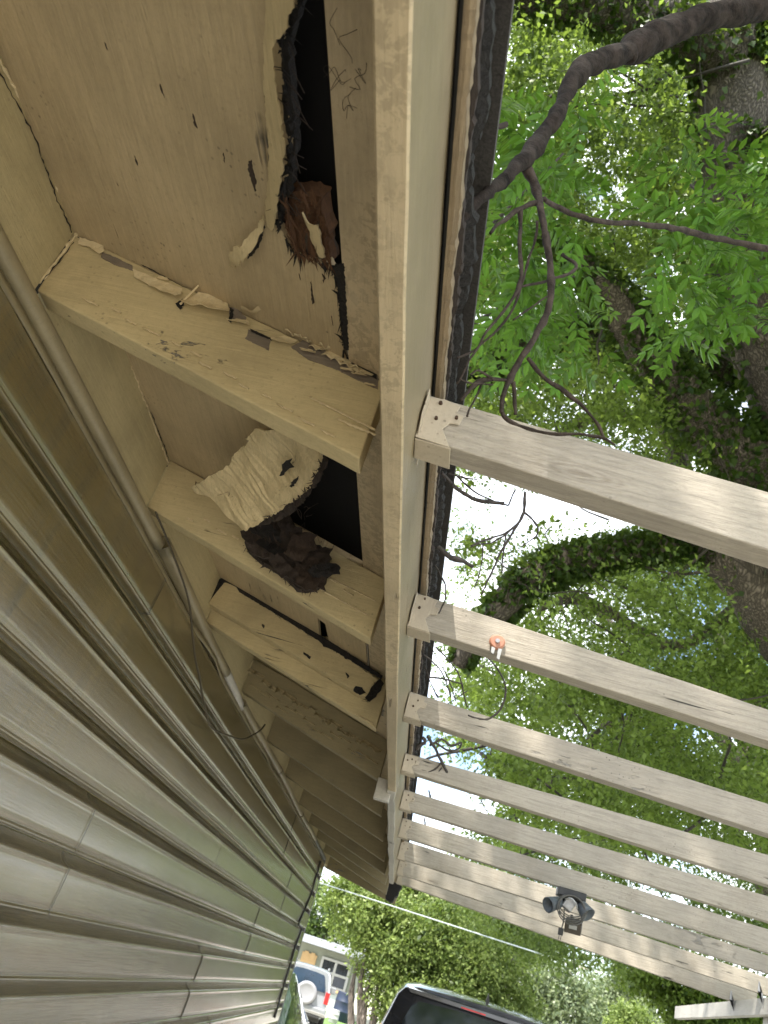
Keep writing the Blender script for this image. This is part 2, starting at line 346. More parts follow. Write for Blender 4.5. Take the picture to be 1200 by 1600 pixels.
# ------------------------------------------------------------------ the house with the rotten eave
house = empty('house', 'tan house with olive vinyl siding and a rotten, peeling wooden eave above it', 'house', (-A, 0, 0))
YB, YE = -1.6, 9.0*A                       # wall start behind the camera, far corner
WX = -1.0*A
P0 = .1168
def siding():
    # dutch lap profile of one course, t from top(0) to bottom(1), outward offset
    prof = []
    for t in (0, .05, .1, .15, .2, .245): prof.append((t, .029*(t/.245)**2.0-.004))
    prof += [(.262, .0232), (.35, .0240), (.5, .0238), (.65, .0234), (.80, .0228), (.895, .0222), (.912, .0200), (.928, .0200), (.945, .0232), (.965, .0248), (.985, .0232), (.997, .014), (1.0, .001)]
    vs, fs = [], []; joints = []
    rs = random.Random(5)
    top_z = EYE + A*(.7245) + P0
    rows = int(top_z/P0)
    for r in range(rows+1):
        zt = top_z - r*P0
        if zt < .1: break
        # panels are two courses high: the same joints for pairs of rows
        rp = random.Random(100+(r//2)*7)
        y = YB - rp.uniform(0, 1.2); js = []
        seg = rp.choice([3.66, 3.0, 2.4])
        if r in (4, 5): js = [YB, 1.72, 4.2, YE]
        elif r in (6, 7): js = [YB, 1.2, 3.3, YE]
        elif r in (2, 3): js = [YB, 2.95, 4.9, YE]
        elif r in (0, 1): js = [YB, 1.55 if r == 0 else 3.4, 4.4, YE]
        elif r in (8, 9): js = [YB, .95, 3.9, YE]
        else:
            js = [YB]
            while js[-1] < YE-1.5: js.append(js[-1]+rp.uniform(1.6, 3.4))
            js[-1] = YE
        js.append(js[-1])
        for k in range(len(js)-2):
            a, b = js[k], js[k+1]+(.03 if k < len(js)-3 else 0)
            n = max(2, int((b-a)/.07)); lift = .0018 if k % 2 == 0 else 0
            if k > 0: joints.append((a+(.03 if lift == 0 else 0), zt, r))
            base = len(vs)
            for i in range(n+1):
                yy = a+(b-a)*i/n
                for t, o in prof:
                    wv = (noise.noise(Vector((yy*1.7, r*3.1, 0)))*.0022+noise.noise(Vector((yy*5, r*7.7+t, 3)))*.0007)*(1 if .2 < t < .93 else .6)
                    zz = zt - t*P0 + noise.noise(Vector((yy*.9, r*1.3, 9)))*.002
                    vs.append((WX+.004+o+lift+wv, yy, zz))
            m_ = len(prof)
            for i in range(n):
                for j in range(m_-1):
                    q = base+i*m_+j; fs.append((q, q+1, q+m_+1, q+m_))
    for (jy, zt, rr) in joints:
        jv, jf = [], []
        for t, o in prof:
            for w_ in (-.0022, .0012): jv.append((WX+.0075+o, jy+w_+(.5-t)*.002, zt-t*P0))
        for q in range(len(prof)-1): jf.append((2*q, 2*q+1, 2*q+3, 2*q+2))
        jm = bpy.data.meshes.new('j'); jm.from_pydata(jv, [], jf); jm.update(); finish('joint_shadow_strip', jm, M['black'], house)  # black strip stands in for the shadow in the panel joint
    me = bpy.data.meshes.new('siding'); me.from_pydata(vs, [], fs); me.update()
    o = finish('wall_siding', me, M['siding'], house, smooth=True)
    for p in me.polygons: pass
    return o
sid = siding()
# upper flat course between the last lap and the trim + backing wall
bm = bmesh.new()
add_box(bm, (WX-.12, YB, .05), (WX-.001, YE-.01, EYE+A*.95))
finish('wall', mesh_bm(bm), M['block'], house)
# corner post and black cable
bm = bmesh.new(); add_box(bm, (WX-.05, YE, .05), (WX+.028, YE+.055, EYE+A*.90)); bevel(finish('corner_post', mesh_bm(bm), M['cable'], house), .004)
mb = MB(); cp = [(502, 1346), (494, 1373), (486, 1400), (470, 1437), (468, 1446), (472, 1452), (462, 1480), (455, 1505), (440, 1555), (430, 1590)]
mb.tube([AX(p, WX+.034)+Vector((0, -.03, 0)) for p in cp], .006, 6, smooth_n=3)
finish('cable', mb.mesh(), M['black'], house, smooth=True)
# blocking boards between rafters (plane x = WX) per bay, wall plate
ry = [1.145, 1.985, 2.841, 3.677, 4.561, 5.432, 6.40, 7.23, 8.02, 8.95]
TH = .0535*A
rafters_y = [y*A for y in ry]
prev = YB
for i, yy in enumerate(rafters_y+[9.9*A]):
    bm = bmesh.new()
    z0, z1 = EYE+A*.90, deck_z(WX)+.004
    add_prism(bm, [(WX-.03, prev+.002, z0), (WX-.03, prev+.002, z1), (WX+.0005*(i % 3), prev+.002, z1), (WX+.0005*(i % 3), prev+.002, z0)], (0, yy-prev-.004, 0))
    o = finish('blocking_board', mesh_bm(bm), M['block'], house); bevel(o, .002)
    prev = yy+TH
# trim channel along the top of the siding (half round profile, loose sections)
def channel(a, b, tilt, dx, dz, mat, name='trim_channel', R0=.0150, zc=.912):
    vs, fs = [], []; n = max(3, int((b-a)/.05)); prof = []
    for k in range(9):
        an = R(-70+k*20); prof.append((math.cos(an)*R0*.9, math.sin(an)*R0))
    prof = [(-.012, -R0*1.05)] + prof + [(-.012, R0*1.02)]
    for i in range(n+1):
        t = i/n; y = a+(b-a)*t
        wob = noise.noise(Vector((y*2.2, 4, 0)))*.004
        for px, pz in prof: vs.append((WX+.016+dx+px*1.0+wob, y, EYE+A*zc+pz+dz+tilt*(t-.5)+wob*.6))
    m_ = len(prof)
    for i in range(n):
        for j in range(m_-1): q = i*m_+j; fs.append((q, q+1, q+m_+1, q+m_))
    fs.append(tuple(range(m_))); fs.append(tuple(n*m_+k for k in range(m_)))
    me = bpy.data.meshes.new('c'); me.from_pydata(vs, [], fs); me.update()
    o = finish(name, me, mat, house, smooth=True); return o
channel(YB, 1.50, -.004, 0, 0, M['trim']); channel(1.515, 2.30, -.018, .004, .002, M['trim']); channel(2.28, 2.62, -.02, -.003, -.008, M['pale'])
channel(2.6, 3.6, .01, .003, -.004, M['trim']); channel(3.62, 4.6, -.012, .002, -.002, M['trim']); channel(4.62, 5.5, .006, .004, -.004, M['trim']); channel(5.5, YE, -.004, .002, -.006, M['cable'])
# loose lower lip of the channel (thin strip, bowing away)
def strip(p, wdt, mat, name='loose_trim_strip', th_=.0015):
    vs = []; fs = []
    for q, n_ in p:
        q = Vector(q); vs += [q+Vector((0, 0, wdt/2))+Vector((n_, 0, 0)), q-Vector((0, 0, wdt/2))+Vector((n_*1.4, 0, 0))]
    for i in range(len(p)-1): fs.append((2*i, 2*i+1, 2*i+3, 2*i+2))
    me = bpy.data.meshes.new('s'); me.from_pydata(vs, [], fs); me.update()
    o = finish(name, me, mat, house, smooth=True); md = o.modifiers.new('t', 'SOLIDIFY'); md.thickness = th_; return o
pts = [((WX+.020, YB+i*.12, EYE+A*.868+noise.noise(Vector((i*.37, 0, 0)))*.008), abs(noise.noise(Vector((i*.31, 5, 0))))*.016) for i in range(64) if YB+i*.12 < YE]
strip(pts, .014, M['trim'])
# flat strip of siding above top lap
bm = bmesh.new(); add_box(bm, (WX+.002, YB, EYE+A*.7245+P0-.004), (WX+.006, YE-.001, EYE+A*.9)); finish('siding_top_course', mesh_bm(bm), M['siding'], house)

# ---- rafters
def lin(x0, z0, x1, z1, x): return z0+(z1-z0)*(x-x0)/(x1-x0)
RB0, RB1 = (-1.0*A, zu(.960)), (-.262*A, zu(.74))       # underside line of a rafter
def rafter(y, mat, tail=-.262, jitter=0.0, name='rafter', label=None, seed=0):
    xt = tail*A
    zb0 = RB0[1]; zb1 = lin(*RB0, *RB1, xt)+jitter
    poly = [(WX, y, zb0), (xt, y, zb1), (xt, y, deck_z(xt)-.001), (WX, y, deck_z(WX)-.001)]
    me = slab(poly, (0, TH, 0), beam_cuts((WX, y, 0), (xt, y, 0), 26)+[((0, 0, zu(.86)), Vector((.28, 0, 1)).normalized())], .0014, 14, seed)
    o = finish(name, me, mat, house, label=label); bevel(o, .0025)
    return o
RF = []
labs = {0: 'nearest rafter with curled paint flakes along its top edge', 1: 'second rafter beneath the torn veneer', 2: 'third rafter with a rotten board fixed in front of it', 3: 'fourth rafter with ridged, blistered paint'}
for i, y in enumerate(rafters_y):
    RF.append(rafter(y, M['rafter'] if i < 3 else M['rafter_shaded'], tail=-.262 if i != 2 else -.262, label=labs.get(i), seed=i*3))
# the rafter behind the camera
rafter(-.55, M['rafter'], seed=77)
# gable end barge board
y = 9.75*A
poly = [(-1.02*A, y, zu(.885)), (-.17*A, y, zu(.735)), (-.14*A, y, zu(.93)), (-1.02*A, y, zu(1.16))]
bevel(finish('barge_board', slab(poly, (0, .02, 0)), M['rafter_shaded'], house), .002)
# sister board fixed before rafter 3, rotten right end
yA_ = rafters_y[2]-.038
pol = [AY(p, yA_) for p in ((352, 907), (470, 972), (596, 1059))]
endp = [AY(p, yA_) for p in ((592, 1062), (585, 1068), (588, 1074), (579, 1079), (583, 1085), (575, 1092))]
low = [AY(p, yA_) for p in ((500, 1047), (325, 942))]
poly = pol[:2]+jag(endp, amp=.003, closed=False, seed=3)+low
sis = finish('sister_board', slab([Vector((p.x, yA_, p.z)) for p in poly], (0, .036, 0), beam_cuts((-.75, yA_, 0), (-.2, yA_, 0), 18), .0012, 18, 4), M['rafter'], house, label='short board with a charred, crumbling right end')
bevel(sis, .002)
def _late(): pass
def ragged_patch(name, polypx, plane, mat, parent, th_=.003, amp=.003, cuts=18, disp=None, seed=0, smooth=False, label=None):
    """thin solid piece: outline (pixels) lifted to 3D by plane(p), roughened, cut into a grid, displaced"""
    P = jag([plane(p) for p in polypx], amp=amp, seed=seed)
    c = sum(P, Vector())/len(P)
    nrm = Vector()
    for i in range(len(P)): nrm += (P[i]-c).cross(P[(i+1) % len(P)]-c)
    nrm.normalize()
    if nrm.dot(c-CAM) > 0: nrm = -nrm             # face the viewer
    bm = bmesh.new(); f = bm.faces.new([bm.verts.new(p-nrm*nrm.dot(p-c)) for p in P])
    bmesh.ops.triangulate(bm, faces=[f])
    u = nrm.orthogonal().normalized(); v = nrm.cross(u)
    ext = max((p-c).length for p in P)
    for ax in (u, v):
        for k in range(1, cuts): bmesh.ops.bisect_plane(bm, geom=bm.verts[:]+bm.edges[:]+bm.faces[:], plane_co=c+ax*ext*(2*k/cuts-1), plane_no=ax)
    if disp:
        for vt in bm.verts:
            vt.co += disp(vt.co.copy(), (vt.co-c).dot(u)/ext, (vt.co-c).dot(v)/ext, nrm)
    r = bmesh.ops.extrude_face_region(bm, geom=bm.faces[:])
    for e in r['geom']:
        if isinstance(e, bmesh.types.BMVert): e.co -= nrm*th_
    return finish(name, mesh_bm(bm), mat, parent, smooth=smooth, label=label)
ragged_patch('charred_end', [(594, 1060), (600, 1068), (590, 1084), (577, 1097), (570, 1090), (578, 1078), (586, 1068)], lambda p: AY(p, yA_-.001), M['tar'], sis, .002, .004, 6, seed=9)
ragged_patch('gap_shade_patch', [(338, 906), (350, 902), (370, 913), (430, 950), (500, 992), (560, 1030), (598, 1056), (596, 1062), (550, 1034), (480, 990), (420, 953), (372, 924), (352, 908), (330, 938), (326, 934)], lambda p: AY(p, yA_-.001), M['tar'], sis, .001, .0025, 4, seed=19)  # thin dark sheet paints the shade between board and deck
for k, q in enumerate([[(498, 1000), (512, 1003), (530, 1013), (522, 1016), (505, 1010)], [(474, 1018), (486, 1026), (484, 1030), (474, 1022)], [(532, 1020), (548, 1028), (540, 1030)], [(556, 1072), (566, 1074), (572, 1082), (562, 1086), (552, 1080)], [(540, 1050), (546, 1056), (542, 1060)], [(409, 975), (414, 977), (412, 982)]]): ragged_patch('rot_hole', q, lambda p: AY(p, yA_-.0015), M['tar'], sis, .001, .002, 3, seed=90+k)
# small end block below rafter 4
bm = bmesh.new(); q = AY((589, 1224), rafters_y[3]); add_box(bm, (q.x, rafters_y[3]-.003, q.z-.045), (q.x+.05, rafters_y[3]+.03, q.z+.02)); bevel(finish('end_block', mesh_bm(bm), M['pale'], house), .002)

# ---- roof deck (underside seen), with torn holes
def dk(p): v = DK(p); return (v.x, v.y)
EDGE = -.342*A
hole1_left = [(475, -120), (470, -60), (470, 0), (457, 40), (438, 64), (440, 90), (444, 125), (450, 165), (457, 220), (452, 262), (440, 300), (435, 350), (446, 372), (462, 400), (478, 403), (490, 409), (515, 414), (523, 428), (530, 475), (535, 525), (537, 549)]
h1 = [DK(p) for p in hole1_left]
hole2 = [(503, 690), (497, 740), (471, 782), (450, 800), (431, 806), (440, 835), (470, 850), (505, 852), (530, 868), (565, 890)]
h2 = [DK(p) for p in hole2]
def flat_fill(outer, holes=()):
    bm = bmesh.new(); es = []
    for loop in [outer]+list(holes):
        vs = [bm.verts.new((p[0], p[1], 0)) for p in loop]
        for i in range(len(vs)): es.append(bm.edges.new((vs[i], vs[(i+1) % len(vs)])))
    bmesh.ops.triangle_fill(bm, edges=es, use_beauty=True)
    return bm
def deck_board(outer, holes, mat, name, th_=.012, off=0.0, amp=.0012, label=None, seed=0):
    bm = flat_fill(outer, holes)
    xs = [p[0] for p in outer]; ys = [p[1] for p in outer]
    for k in range(1, int((max(ys)-min(ys))/.06)): bmesh.ops.bisect_plane(bm, geom=bm.verts[:]+bm.edges[:]+bm.faces[:], plane_co=(0, min(ys)+k*.06, 0), plane_no=(0, 1, 0))
    for k in range(1, int((max(xs)-min(xs))/.05)): bmesh.ops.bisect_plane(bm, geom=bm.verts[:]+bm.edges[:]+bm.faces[:], plane_co=(min(xs)+k*.05, 0, 0), plane_no=(1, 0, 0))
    for v in bm.verts:
        v.co.z = deck_z(v.co.x)+off + noise.noise(Vector((v.co.x*6+seed, v.co.y*3, 1)))*amp*2
    r = bmesh.ops.extrude_face_region(bm, geom=bm.faces[:])
    for e in r['geom']:
        if isinstance(e, bmesh.types.BMVert): e.co.z += th_
    return finish(name, mesh_bm(bm), mat, house, label=label)
j1 = [(p.x, p.y) for p in jag(h1, amp=.0022, seed=1, closed=False)]
j2 = [(p.x, p.y) for p in jag(h2, amp=.0022, seed=2, closed=False)]
y12 = rafters_y[0]+.01; y23 = rafters_y[1]+.01
# bay 0+1 (behind the camera to rafter 1) as one plywood sheet with the torn right side
out1 = [(WX-.02, YB), (EDGE-.006, YB), (EDGE-.006, .02), (h1[0].x-.02, .06)] + j1 + [(EDGE-.003, y12), (WX-.02, y12)]
deck_board(out1, [], M['soffit'], 'soffit_sheet', label='buckled plywood sheet torn open along its right side')
out2 = [(WX-.02, y12+.001), (EDGE-.003, y12+.001), (EDGE-.003, h2[0].y-.03)] + j2 + [(EDGE-.003, y23), (WX-.02, y23)]
deck_board(out2, [], M['soffit'], 'soffit_sheet', seed=5, label='plywood sheet with a large hole behind the hanging veneer')
h3 = [DK(p) for p in ((496, 966), (508, 975), (514, 1003), (500, 1000))]
out3 = [(WX-.02, y23+.001), (EDGE-.008, y23+.001), (EDGE-.008, rafters_y[2]+.02), (WX-.02, rafters_y[2]+.02)]
deck_board(out3, [[(p.x, p.y) for p in h3]], M['soffit'], 'soffit_sheet', seed=8)
deck_board([(WX-.02, rafters_y[2]+.021), (EDGE-.002, rafters_y[2]+.021), (EDGE-.002, 9.9*A), (WX-.02, 9.9*A)], [], M['rafter_shaded'], 'soffit_sheet', seed=9)
deck_board([(EDGE, YB), (-.18*A, YB), (-.18*A, 9.7*A), (EDGE, 9.7*A)], [], M['fascia'], 'eave_board', seed=12, amp=.0006)
# roof sheathing and shingles above
bm = bmesh.new()
xr = -4.5
zs = lambda x, o: deck_z(x)+o
for (o0, o1, x1, nm, mt) in ((.085, .10, -.165*A, 'roof_sheathing', M['void']), (.101, .112, -.13*A, 'roof_shingles', M['shingle'])):
    bm = bmesh.new(); add_prism(bm, [(xr, YB, zs(xr, o0)), (x1, YB, zs(x1, o0)), (x1, YB, zs(x1, o1)), (xr, YB, zs(xr, o1))], (0, 9.95*A-YB, 0))
    finish(nm, mesh_bm(bm), mt, house)
# inner dark closing boards of the eave cavity
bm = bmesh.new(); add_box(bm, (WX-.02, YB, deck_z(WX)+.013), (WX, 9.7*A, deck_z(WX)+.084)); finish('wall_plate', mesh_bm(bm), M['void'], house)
# far roof slope (other side) so the sun is stopped
bm = bmesh.new(); add_prism(bm, [(xr, YB, zs(xr, .1)), (xr*2, YB, zs(0, .1)), (xr*2, YB, zs(0, .0)), (xr, YB, zs(xr, .0))], (0, 9.95*A-YB, 0)); finish('far_roof_slope', mesh_bm(bm), M['shingle'], house)
bm = bmesh.new(); add_box(bm, (-8.3, YE-.2, .05), (WX-.05, YE-.02, 2.35)); add_prism(bm, [(-8.3, YE-.2, 2.35), (WX-.05, YE-.2, 2.35), (xr, YE-.2, zs(xr, .0)-.02)], (0, .18, 0)); finish('end_wall', mesh_bm(bm), M['siding'], house)

# ---- fascia
def fascia_piece(y0, y1, zb, xin, xout, mat_in, name, wav=.0008, seed=0, th_top=.905):
    n = max(2, int((y1-y0)/.05)); vs, fs = [], []
    for i in range(n+1):
        y = y0+(y1-y0)*i/n; w1 = noise.noise(Vector((y*3, seed, 0)))*wav; w2 = noise.noise(Vector((y*11, seed, 4)))*wav*.6
        a, b = xin*A+w1, xout*A+w1+w2; zb_ = zu(zb)+w2
        for px, pz in ((a, zb_+.002), (a+.002, zb_), (b-.002, zb_-.0005), (b, zb_+.0015), (b+.0003, zu(.78)), (b, zu(th_top)), (a, zu(th_top))): vs.append((px, y, pz))
    m_ = 7
    for i in range(n):
        for j in range(m_): fs.append((i*m_+j, i*m_+(j+1) % m_, (i+1)*m_+(j+1) % m_, (i+1)*m_+j))
    fs.append(tuple(range(m_))[::-1]); fs.append(tuple(n*m_+k for k in range(m_)))
    me = bpy.data.meshes.new('f'); me.from_pydata(vs, [], fs); me.update()
    o = finish(name, me, [mat_in, M['fascia_out_shaded']], house)
    bmx = bmesh.new(); bmx.from_mesh(me); bmesh.ops.recalc_face_normals(bmx, faces=bmx.faces)
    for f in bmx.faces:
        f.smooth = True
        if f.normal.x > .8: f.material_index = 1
    bmx.to_mesh(me); bmx.free()
    md = o.modifiers.new('e', 'EDGE_SPLIT'); md.split_angle = R(35)
    return o
fascia_piece(YB, 3.62*A, .70, -.211, -.174, M['fascia'], 'fascia_board')
fascia_piece(3.625*A, 7.3*A, .694, -.214, -.176, M['pale'], 'fascia_board', wav=.006, seed=3)
# ---- drip board & tarred shingle edge
def edge_strip(x0, x1, z0, z1, amp, mat, name, seed, y0=YB, y1=7.6*A, gaps=(), n_=.006):
    n = int((y1-y0)/n_); vs, fs = [], []
    for i in range(n+1):
        y = y0+(y1-y0)*i/n
        nn = noise.noise(Vector((y*9, seed, 0)))+.7*noise.noise(Vector((y*28, seed, 0)))+.5*noise.noise(Vector((y*80, seed, 0)))+.45*noise.noise(Vector((y*190, seed, 0)))
        mm = noise.noise(Vector((y*14, seed+9, 0)))+.6*noise.noise(Vector((y*60, seed+9, 0)))+.5*noise.noise(Vector((y*170, seed+9, 0)))
        b = x1*A+amp*nn; zb = zu(z0)+amp*.6*mm; zt = zu(z1)
        for px, pz in ((x0*A, zb), ((x0*A+b)/2, zb-amp*.3*nn), (b, zb+amp*.5), (b+amp*.2*mm, zt), (x0*A, zt)): vs.append((px, y, pz))
    m_ = 5
    for i in range(n):
        for j in range(m_): fs.append((i*m_+j, i*m_+(j+1) % m_, (i+1)*m_+(j+1) % m_, (i+1)*m_+j))
    fs.append(tuple(range(m_))[::-1]); fs.append(tuple(n*m_+k for k in range(m_)))
    me = bpy.data.meshes.new('f'); me.from_pydata(vs, [], fs); me.update()
    return finish(name, me, mat, house)
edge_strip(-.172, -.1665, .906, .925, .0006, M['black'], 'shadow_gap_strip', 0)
M['drip'] = painted('drip_board_paint', (.27, .20, .12), 'Y', chips=.5, crack=1, speck=.9, grain=.9, under=(.03, .02, .014))
edge_strip(-.166, -.152, .895, .916, .0028, M['drip'], 'drip_board', 2)
edge_strip(-.170, -.148, .918, .936, .0045, M['rot'], 'rotten_edge', 4)
edge_strip(-.168, -.138, .938, .958, .0085, M['tar'], 'tarred_shingle_edge', 6)
# rotten eave corner
ragged_patch('rotten_corner', [(598, 1388), (618, 1374), (628, 1385), (622, 1398), (610, 1410), (602, 1404)], lambda p: AY(p, 9.3*A), M['tar'], house, .12, .01, 8, seed=5)

# ---- torn veneer, curls, rotten wood
def soff(o): return lambda p: DK(p, o)
def d_lip(co, u, v, n):
    # lifted lip: the outer (right) edge hangs lower
    e = noise.noise(Vector((co.x*22, co.y*5, 0)))
    return n*(.006*e+.003) + Vector((0, 0, -.010*max(0, (co.x+.34)/.05)))
ragged_patch('lifted_veneer_lip', [(428, -60), (474, -60), (466, 0), (455, 30), (437, 60), (438, 110), (446, 165), (452, 220), (446, 265), (437, 300), (432, 352), (424, 358), (417, 352), (414, 330), (422, 270), (424, 200), (418, 130), (420, 60), (424, 0)],
             soff(.006), M['veneer'], house, .0016, .0018, 26, d_lip, seed=11, smooth=False, label='pale veneer lip peeling away from the torn edge')
ragged_patch('torn_edge', [(468, -60), (476, -60), (473, 0), (466, 30), (452, 62), (449, 100), (456, 150), (462, 200), (462, 240), (454, 280), (444, 320), (437, 354), (430, 350), (436, 300), (444, 262), (450, 220), (444, 165), (436, 110), (434, 64), (452, 30)],
             soff(.0005), M['tar'], house, .010, .003, 16, lambda co, u, v, n: n*noise.noise(co*60)*.005, seed=13)
def d_curl(co, u, v, n): return n*(.010*math.sin((co.y-.55)*60)+.012+.004*noise.noise(co*40))
ragged_patch('curled_splinter', [(416, 330), (412, 352), (408, 372), (398, 388), (384, 400), (371, 413), (365, 410), (372, 388), (378, 372), (390, 372), (404, 350)],
             soff(.006), M['veneer'], house, .0018, .002, 18, d_curl, seed=17, label='curled splinter of painted veneer hanging from the sheet')
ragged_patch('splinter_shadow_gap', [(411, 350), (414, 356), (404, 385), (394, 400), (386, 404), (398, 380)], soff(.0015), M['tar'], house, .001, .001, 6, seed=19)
ragged_patch('rotten_wood_block', [(446, 300), (470, 300), (500, 312), (505, 340), (512, 380), (516, 412), (498, 406), (476, 402), (462, 398), (448, 372), (441, 340)],
             soff(-.010), M['rotbrown'], house, .02, .003, 18, lambda co, u, v, n: n*(.010*noise.noise(co*30)+.006*noise.noise(Vector((co.x*140, co.y*15, 0)))), seed=23, label='brown rotten wood inside the long hole')
ragged_patch('paint_remnant', [(472, 332), (482, 350), (496, 352), (500, 372), (508, 405), (498, 402), (486, 378), (484, 362)], soff(.002), M['veneer'], house, .002, .002, 12, seed=29)
# small dark tears in the sheet
for i, q in enumerate([[(388, 252), (393, 250), (396, 270), (400, 282), (398, 300), (393, 285), (388, 268)], [(413, 150), (418, 158), (417, 170), (413, 160)], [(415, 5), (418, 40), (420, 105), (417, 60)],
                        [(484, 430), (488, 455), (494, 478), (488, 482), (484, 462)], [(468, 425), (471, 440), (468, 432)], [(518, 490), (522, 512), (519, 500)], [(297, 172), (305, 190), (312, 205), (303, 198)], [(160, 62), (166, 68), (172, 82), (166, 78)],
                        [(246, 126), (254, 140), (260, 158), (252, 146)], [(208, 240), (215, 252), (217, 262), (211, 254)], [(500, 425), (512, 436), (505, 445)], [(292, 530), (297, 536), (296, 545)], [(181, 285), (187, 292), (184, 290)], [(348, 235), (352, 258), (349, 250)]]):
    if i in (11,): continue
    mxx = sum(a for a, _ in q)/len(q); myy = sum(a for _, a in q)/len(q); q = [(mxx+(a-mxx)*(1 if i < 3 else .5), myy+(c-myy)*(1 if i < 3 else .7)) for a, c in q]
    ragged_patch('tear_mark', q, soff(.0012), M['rot2'], house, .0008, .0012, 3, seed=40+i)
ragged_patch('gap_shade_patch', [(516, 415), (537, 412), (541, 480), (544.5, 547), (537, 549), (532, 500), (526, 440)], soff(.0012), M['tar'], house, .0012, .0012, 8, seed=71)  # black patch paints the shade inside the narrow crack
# bay two: big hanging veneer sheet
def d_veneer(co, u, v, n):
    k = max(0, (co.y-1.10))/.30
    a_ = co.x*.77+co.y*.64; b_ = -co.x*.64+co.y*.77
    return Vector((0, 0, -.012*k)) + n*(.010*noise.noise(Vector((a_*12+4, b_*9, 2)))+.005*noise.noise(Vector((a_*26, b_*34, 5)))+.0025*noise.noise(Vector((a_*20, b_*150, 7)))+.010*max(0, -u-.3))
ven = ragged_patch('hanging_veneer', [(402, 668), (440, 672), (475, 688), (505, 715), (500, 730), (486, 752), (484, 764), (470, 775), (452, 784), (432, 800), (404, 815), (384, 821), (378, 808), (372, 792), (376, 782), (368, 765), (350, 773), (328, 771), (310, 765), (300, 756), (318, 747), (340, 736), (357, 727), (362, 715), (380, 697), (392, 688), (385, 684)],
             lambda p: SL(p, .006, .95, .30), M['veneer'], house, .0022, .0022, 60, d_veneer, seed=31, smooth=False, label='large torn sheet of painted veneer hanging below the second bay')
ragged_patch('veneer_tear', [(440, 726), (446, 720), (456, 716), (452, 724), (460, 730), (450, 734), (444, 742), (436, 744), (441, 735)], lambda p: SL(p, .024, .95, .30), M['tar'], house, .001, .002, 5, seed=35)
ragged_patch('veneer_tear', [(452, 760), (458, 750), (466, 744), (464, 752), (456, 762)], lambda p: SL(p, .024, .95, .30), M['tar'], house, .001, .0015, 5, seed=36)
ragged_patch('veneer_torn_edge', [(505, 714), (510, 722), (498, 752), (480, 775), (462, 798), (440, 812), (408, 822), (386, 824), (404, 814), (432, 800), (454, 784), (474, 772), (486, 760), (488, 748), (498, 730)],
             lambda p: SL(p, .004, .95, .28), M['rot'], house, .006, .003, 14, lambda co, u, v, n: n*noise.noise(co*50)*.006, seed=37)
def d_rot(co, u, v, n): return n*(.014*noise.noise(co*18)+.010*noise.noise(Vector((co.x*20, co.y*90, 1)))+.004*noise.noise(co*150))
ragged_patch('rotten_chunk', [(385, 820), (412, 818), (440, 806), (450, 800), (470, 838), (500, 850), (512, 866), (512, 885), (508, 904), (496, 914), (478, 918), (462, 916), (446, 902), (426, 888), (407, 874), (393, 864), (387, 858), (382, 848), (384, 836)],
             lambda p: AY(p, rafters_y[1]-.026), M['rot'], house, .022, .006, 30, d_rot, seed=41, label='dark crumbling chunk of rotten plywood')
rq = random.Random(77)
PLY = [((400, 838), 26, 17, 25), ((430, 858), 34, 22, 35), ((462, 880), 36, 24, 40), ((486, 898), 30, 22, 30), ((495, 872), 22, 30, 80), ((420, 832), 30, 12, 20), ((452, 838), 26, 20, 60), ((478, 912), 22, 12, 25), ((440, 884), 30, 12, 40), ((510, 890), 10, 24, 85), ((402, 860), 22, 9, 30), ((470, 852), 22, 26, 60)]
for k, ((cx_, cy_), ra, rb_, an) in enumerate(PLY):
    pp = []; ca, sa = math.cos(R(an)), math.sin(R(an)); n_ = 15
    for j in range(n_):
        t = 2*math.pi*j/n_; rr = rq.uniform(.62, 1.25); x_, y_ = math.cos(t)*ra*rr, math.sin(t)*rb_*rr
        pp.append((cx_+x_*ca-y_*sa, cy_+x_*sa+y_*ca))
    yy_ = rafters_y[1]-.034-.0032*k
    ragged_patch('rotten_ply', pp, lambda p, yy_=yy_: AY(p, yy_), [M['rot'], M['tar'], M['rot'], M['rot2']][k % 4], house, .004, .0036, 18, lambda co, u, v, n, k=k: n*(.010*noise.noise(Vector((co.x*14, k*3., co.z*22)))+.006*noise.noise(Vector((co.x*60, k, co.z*60)))), seed=141+k)
def splinters(nm, pts, plane, n, ln, mat, along, seed, wd=.0016, spread=.5):
    """thin tapering shards standing off a torn edge"""
    rq = random.Random(seed); V, Fc = [], []
    P = [plane(p) for p in pts]; segs = [(P[i], P[i+1]) for i in range(len(P)-1)]; ls = [(q-p).length for p, q in segs]
    for i in range(n):
        a, q = rq.choices(segs, ls)[0]; o = a.lerp(q, rq.random()); d = (Vector(along)*rq.choice((-1, 1, 1))+Vector((rq.uniform(-1, 1), rq.uniform(-1, 1), rq.uniform(-1, .3)))*spread).normalized()
        L = ln*rq.uniform(.3, 1.3); s_ = d.orthogonal().normalized()*wd*rq.uniform(.5, 1.6); t_ = d.cross(s_).normalized()*wd*.4; b_ = len(V)
        bend = Vector((rq.uniform(-1, 1), rq.uniform(-1, 1), rq.uniform(-1, 1)))*L*.15
        V.extend([o-s_, o+s_, o+t_, o+d*L*.55-s_*.6+bend, o+d*L*.55+s_*.6+bend, o+d*L*.55+t_+bend, o+d*L+bend*2])
        Fc.extend([(b_, b_+1, b_+4, b_+3), (b_+1, b_+2, b_+5, b_+4), (b_+2, b_, b_+3, b_+5), (b_+3, b_+4, b_+6), (b_+4, b_+5, b_+6), (b_+5, b_+3, b_+6)])
    me = bpy.data.meshes.new(nm); me.from_pydata([tuple(v) for v in V], [], Fc); me.update(); return finish(nm, me, mat, house, kind='stuff')
splinters('splinters', hole1_left[1:13], soff(.002), 110, .013, M['tar'], (.3, 1, 0), 1, .0016, 1.2)
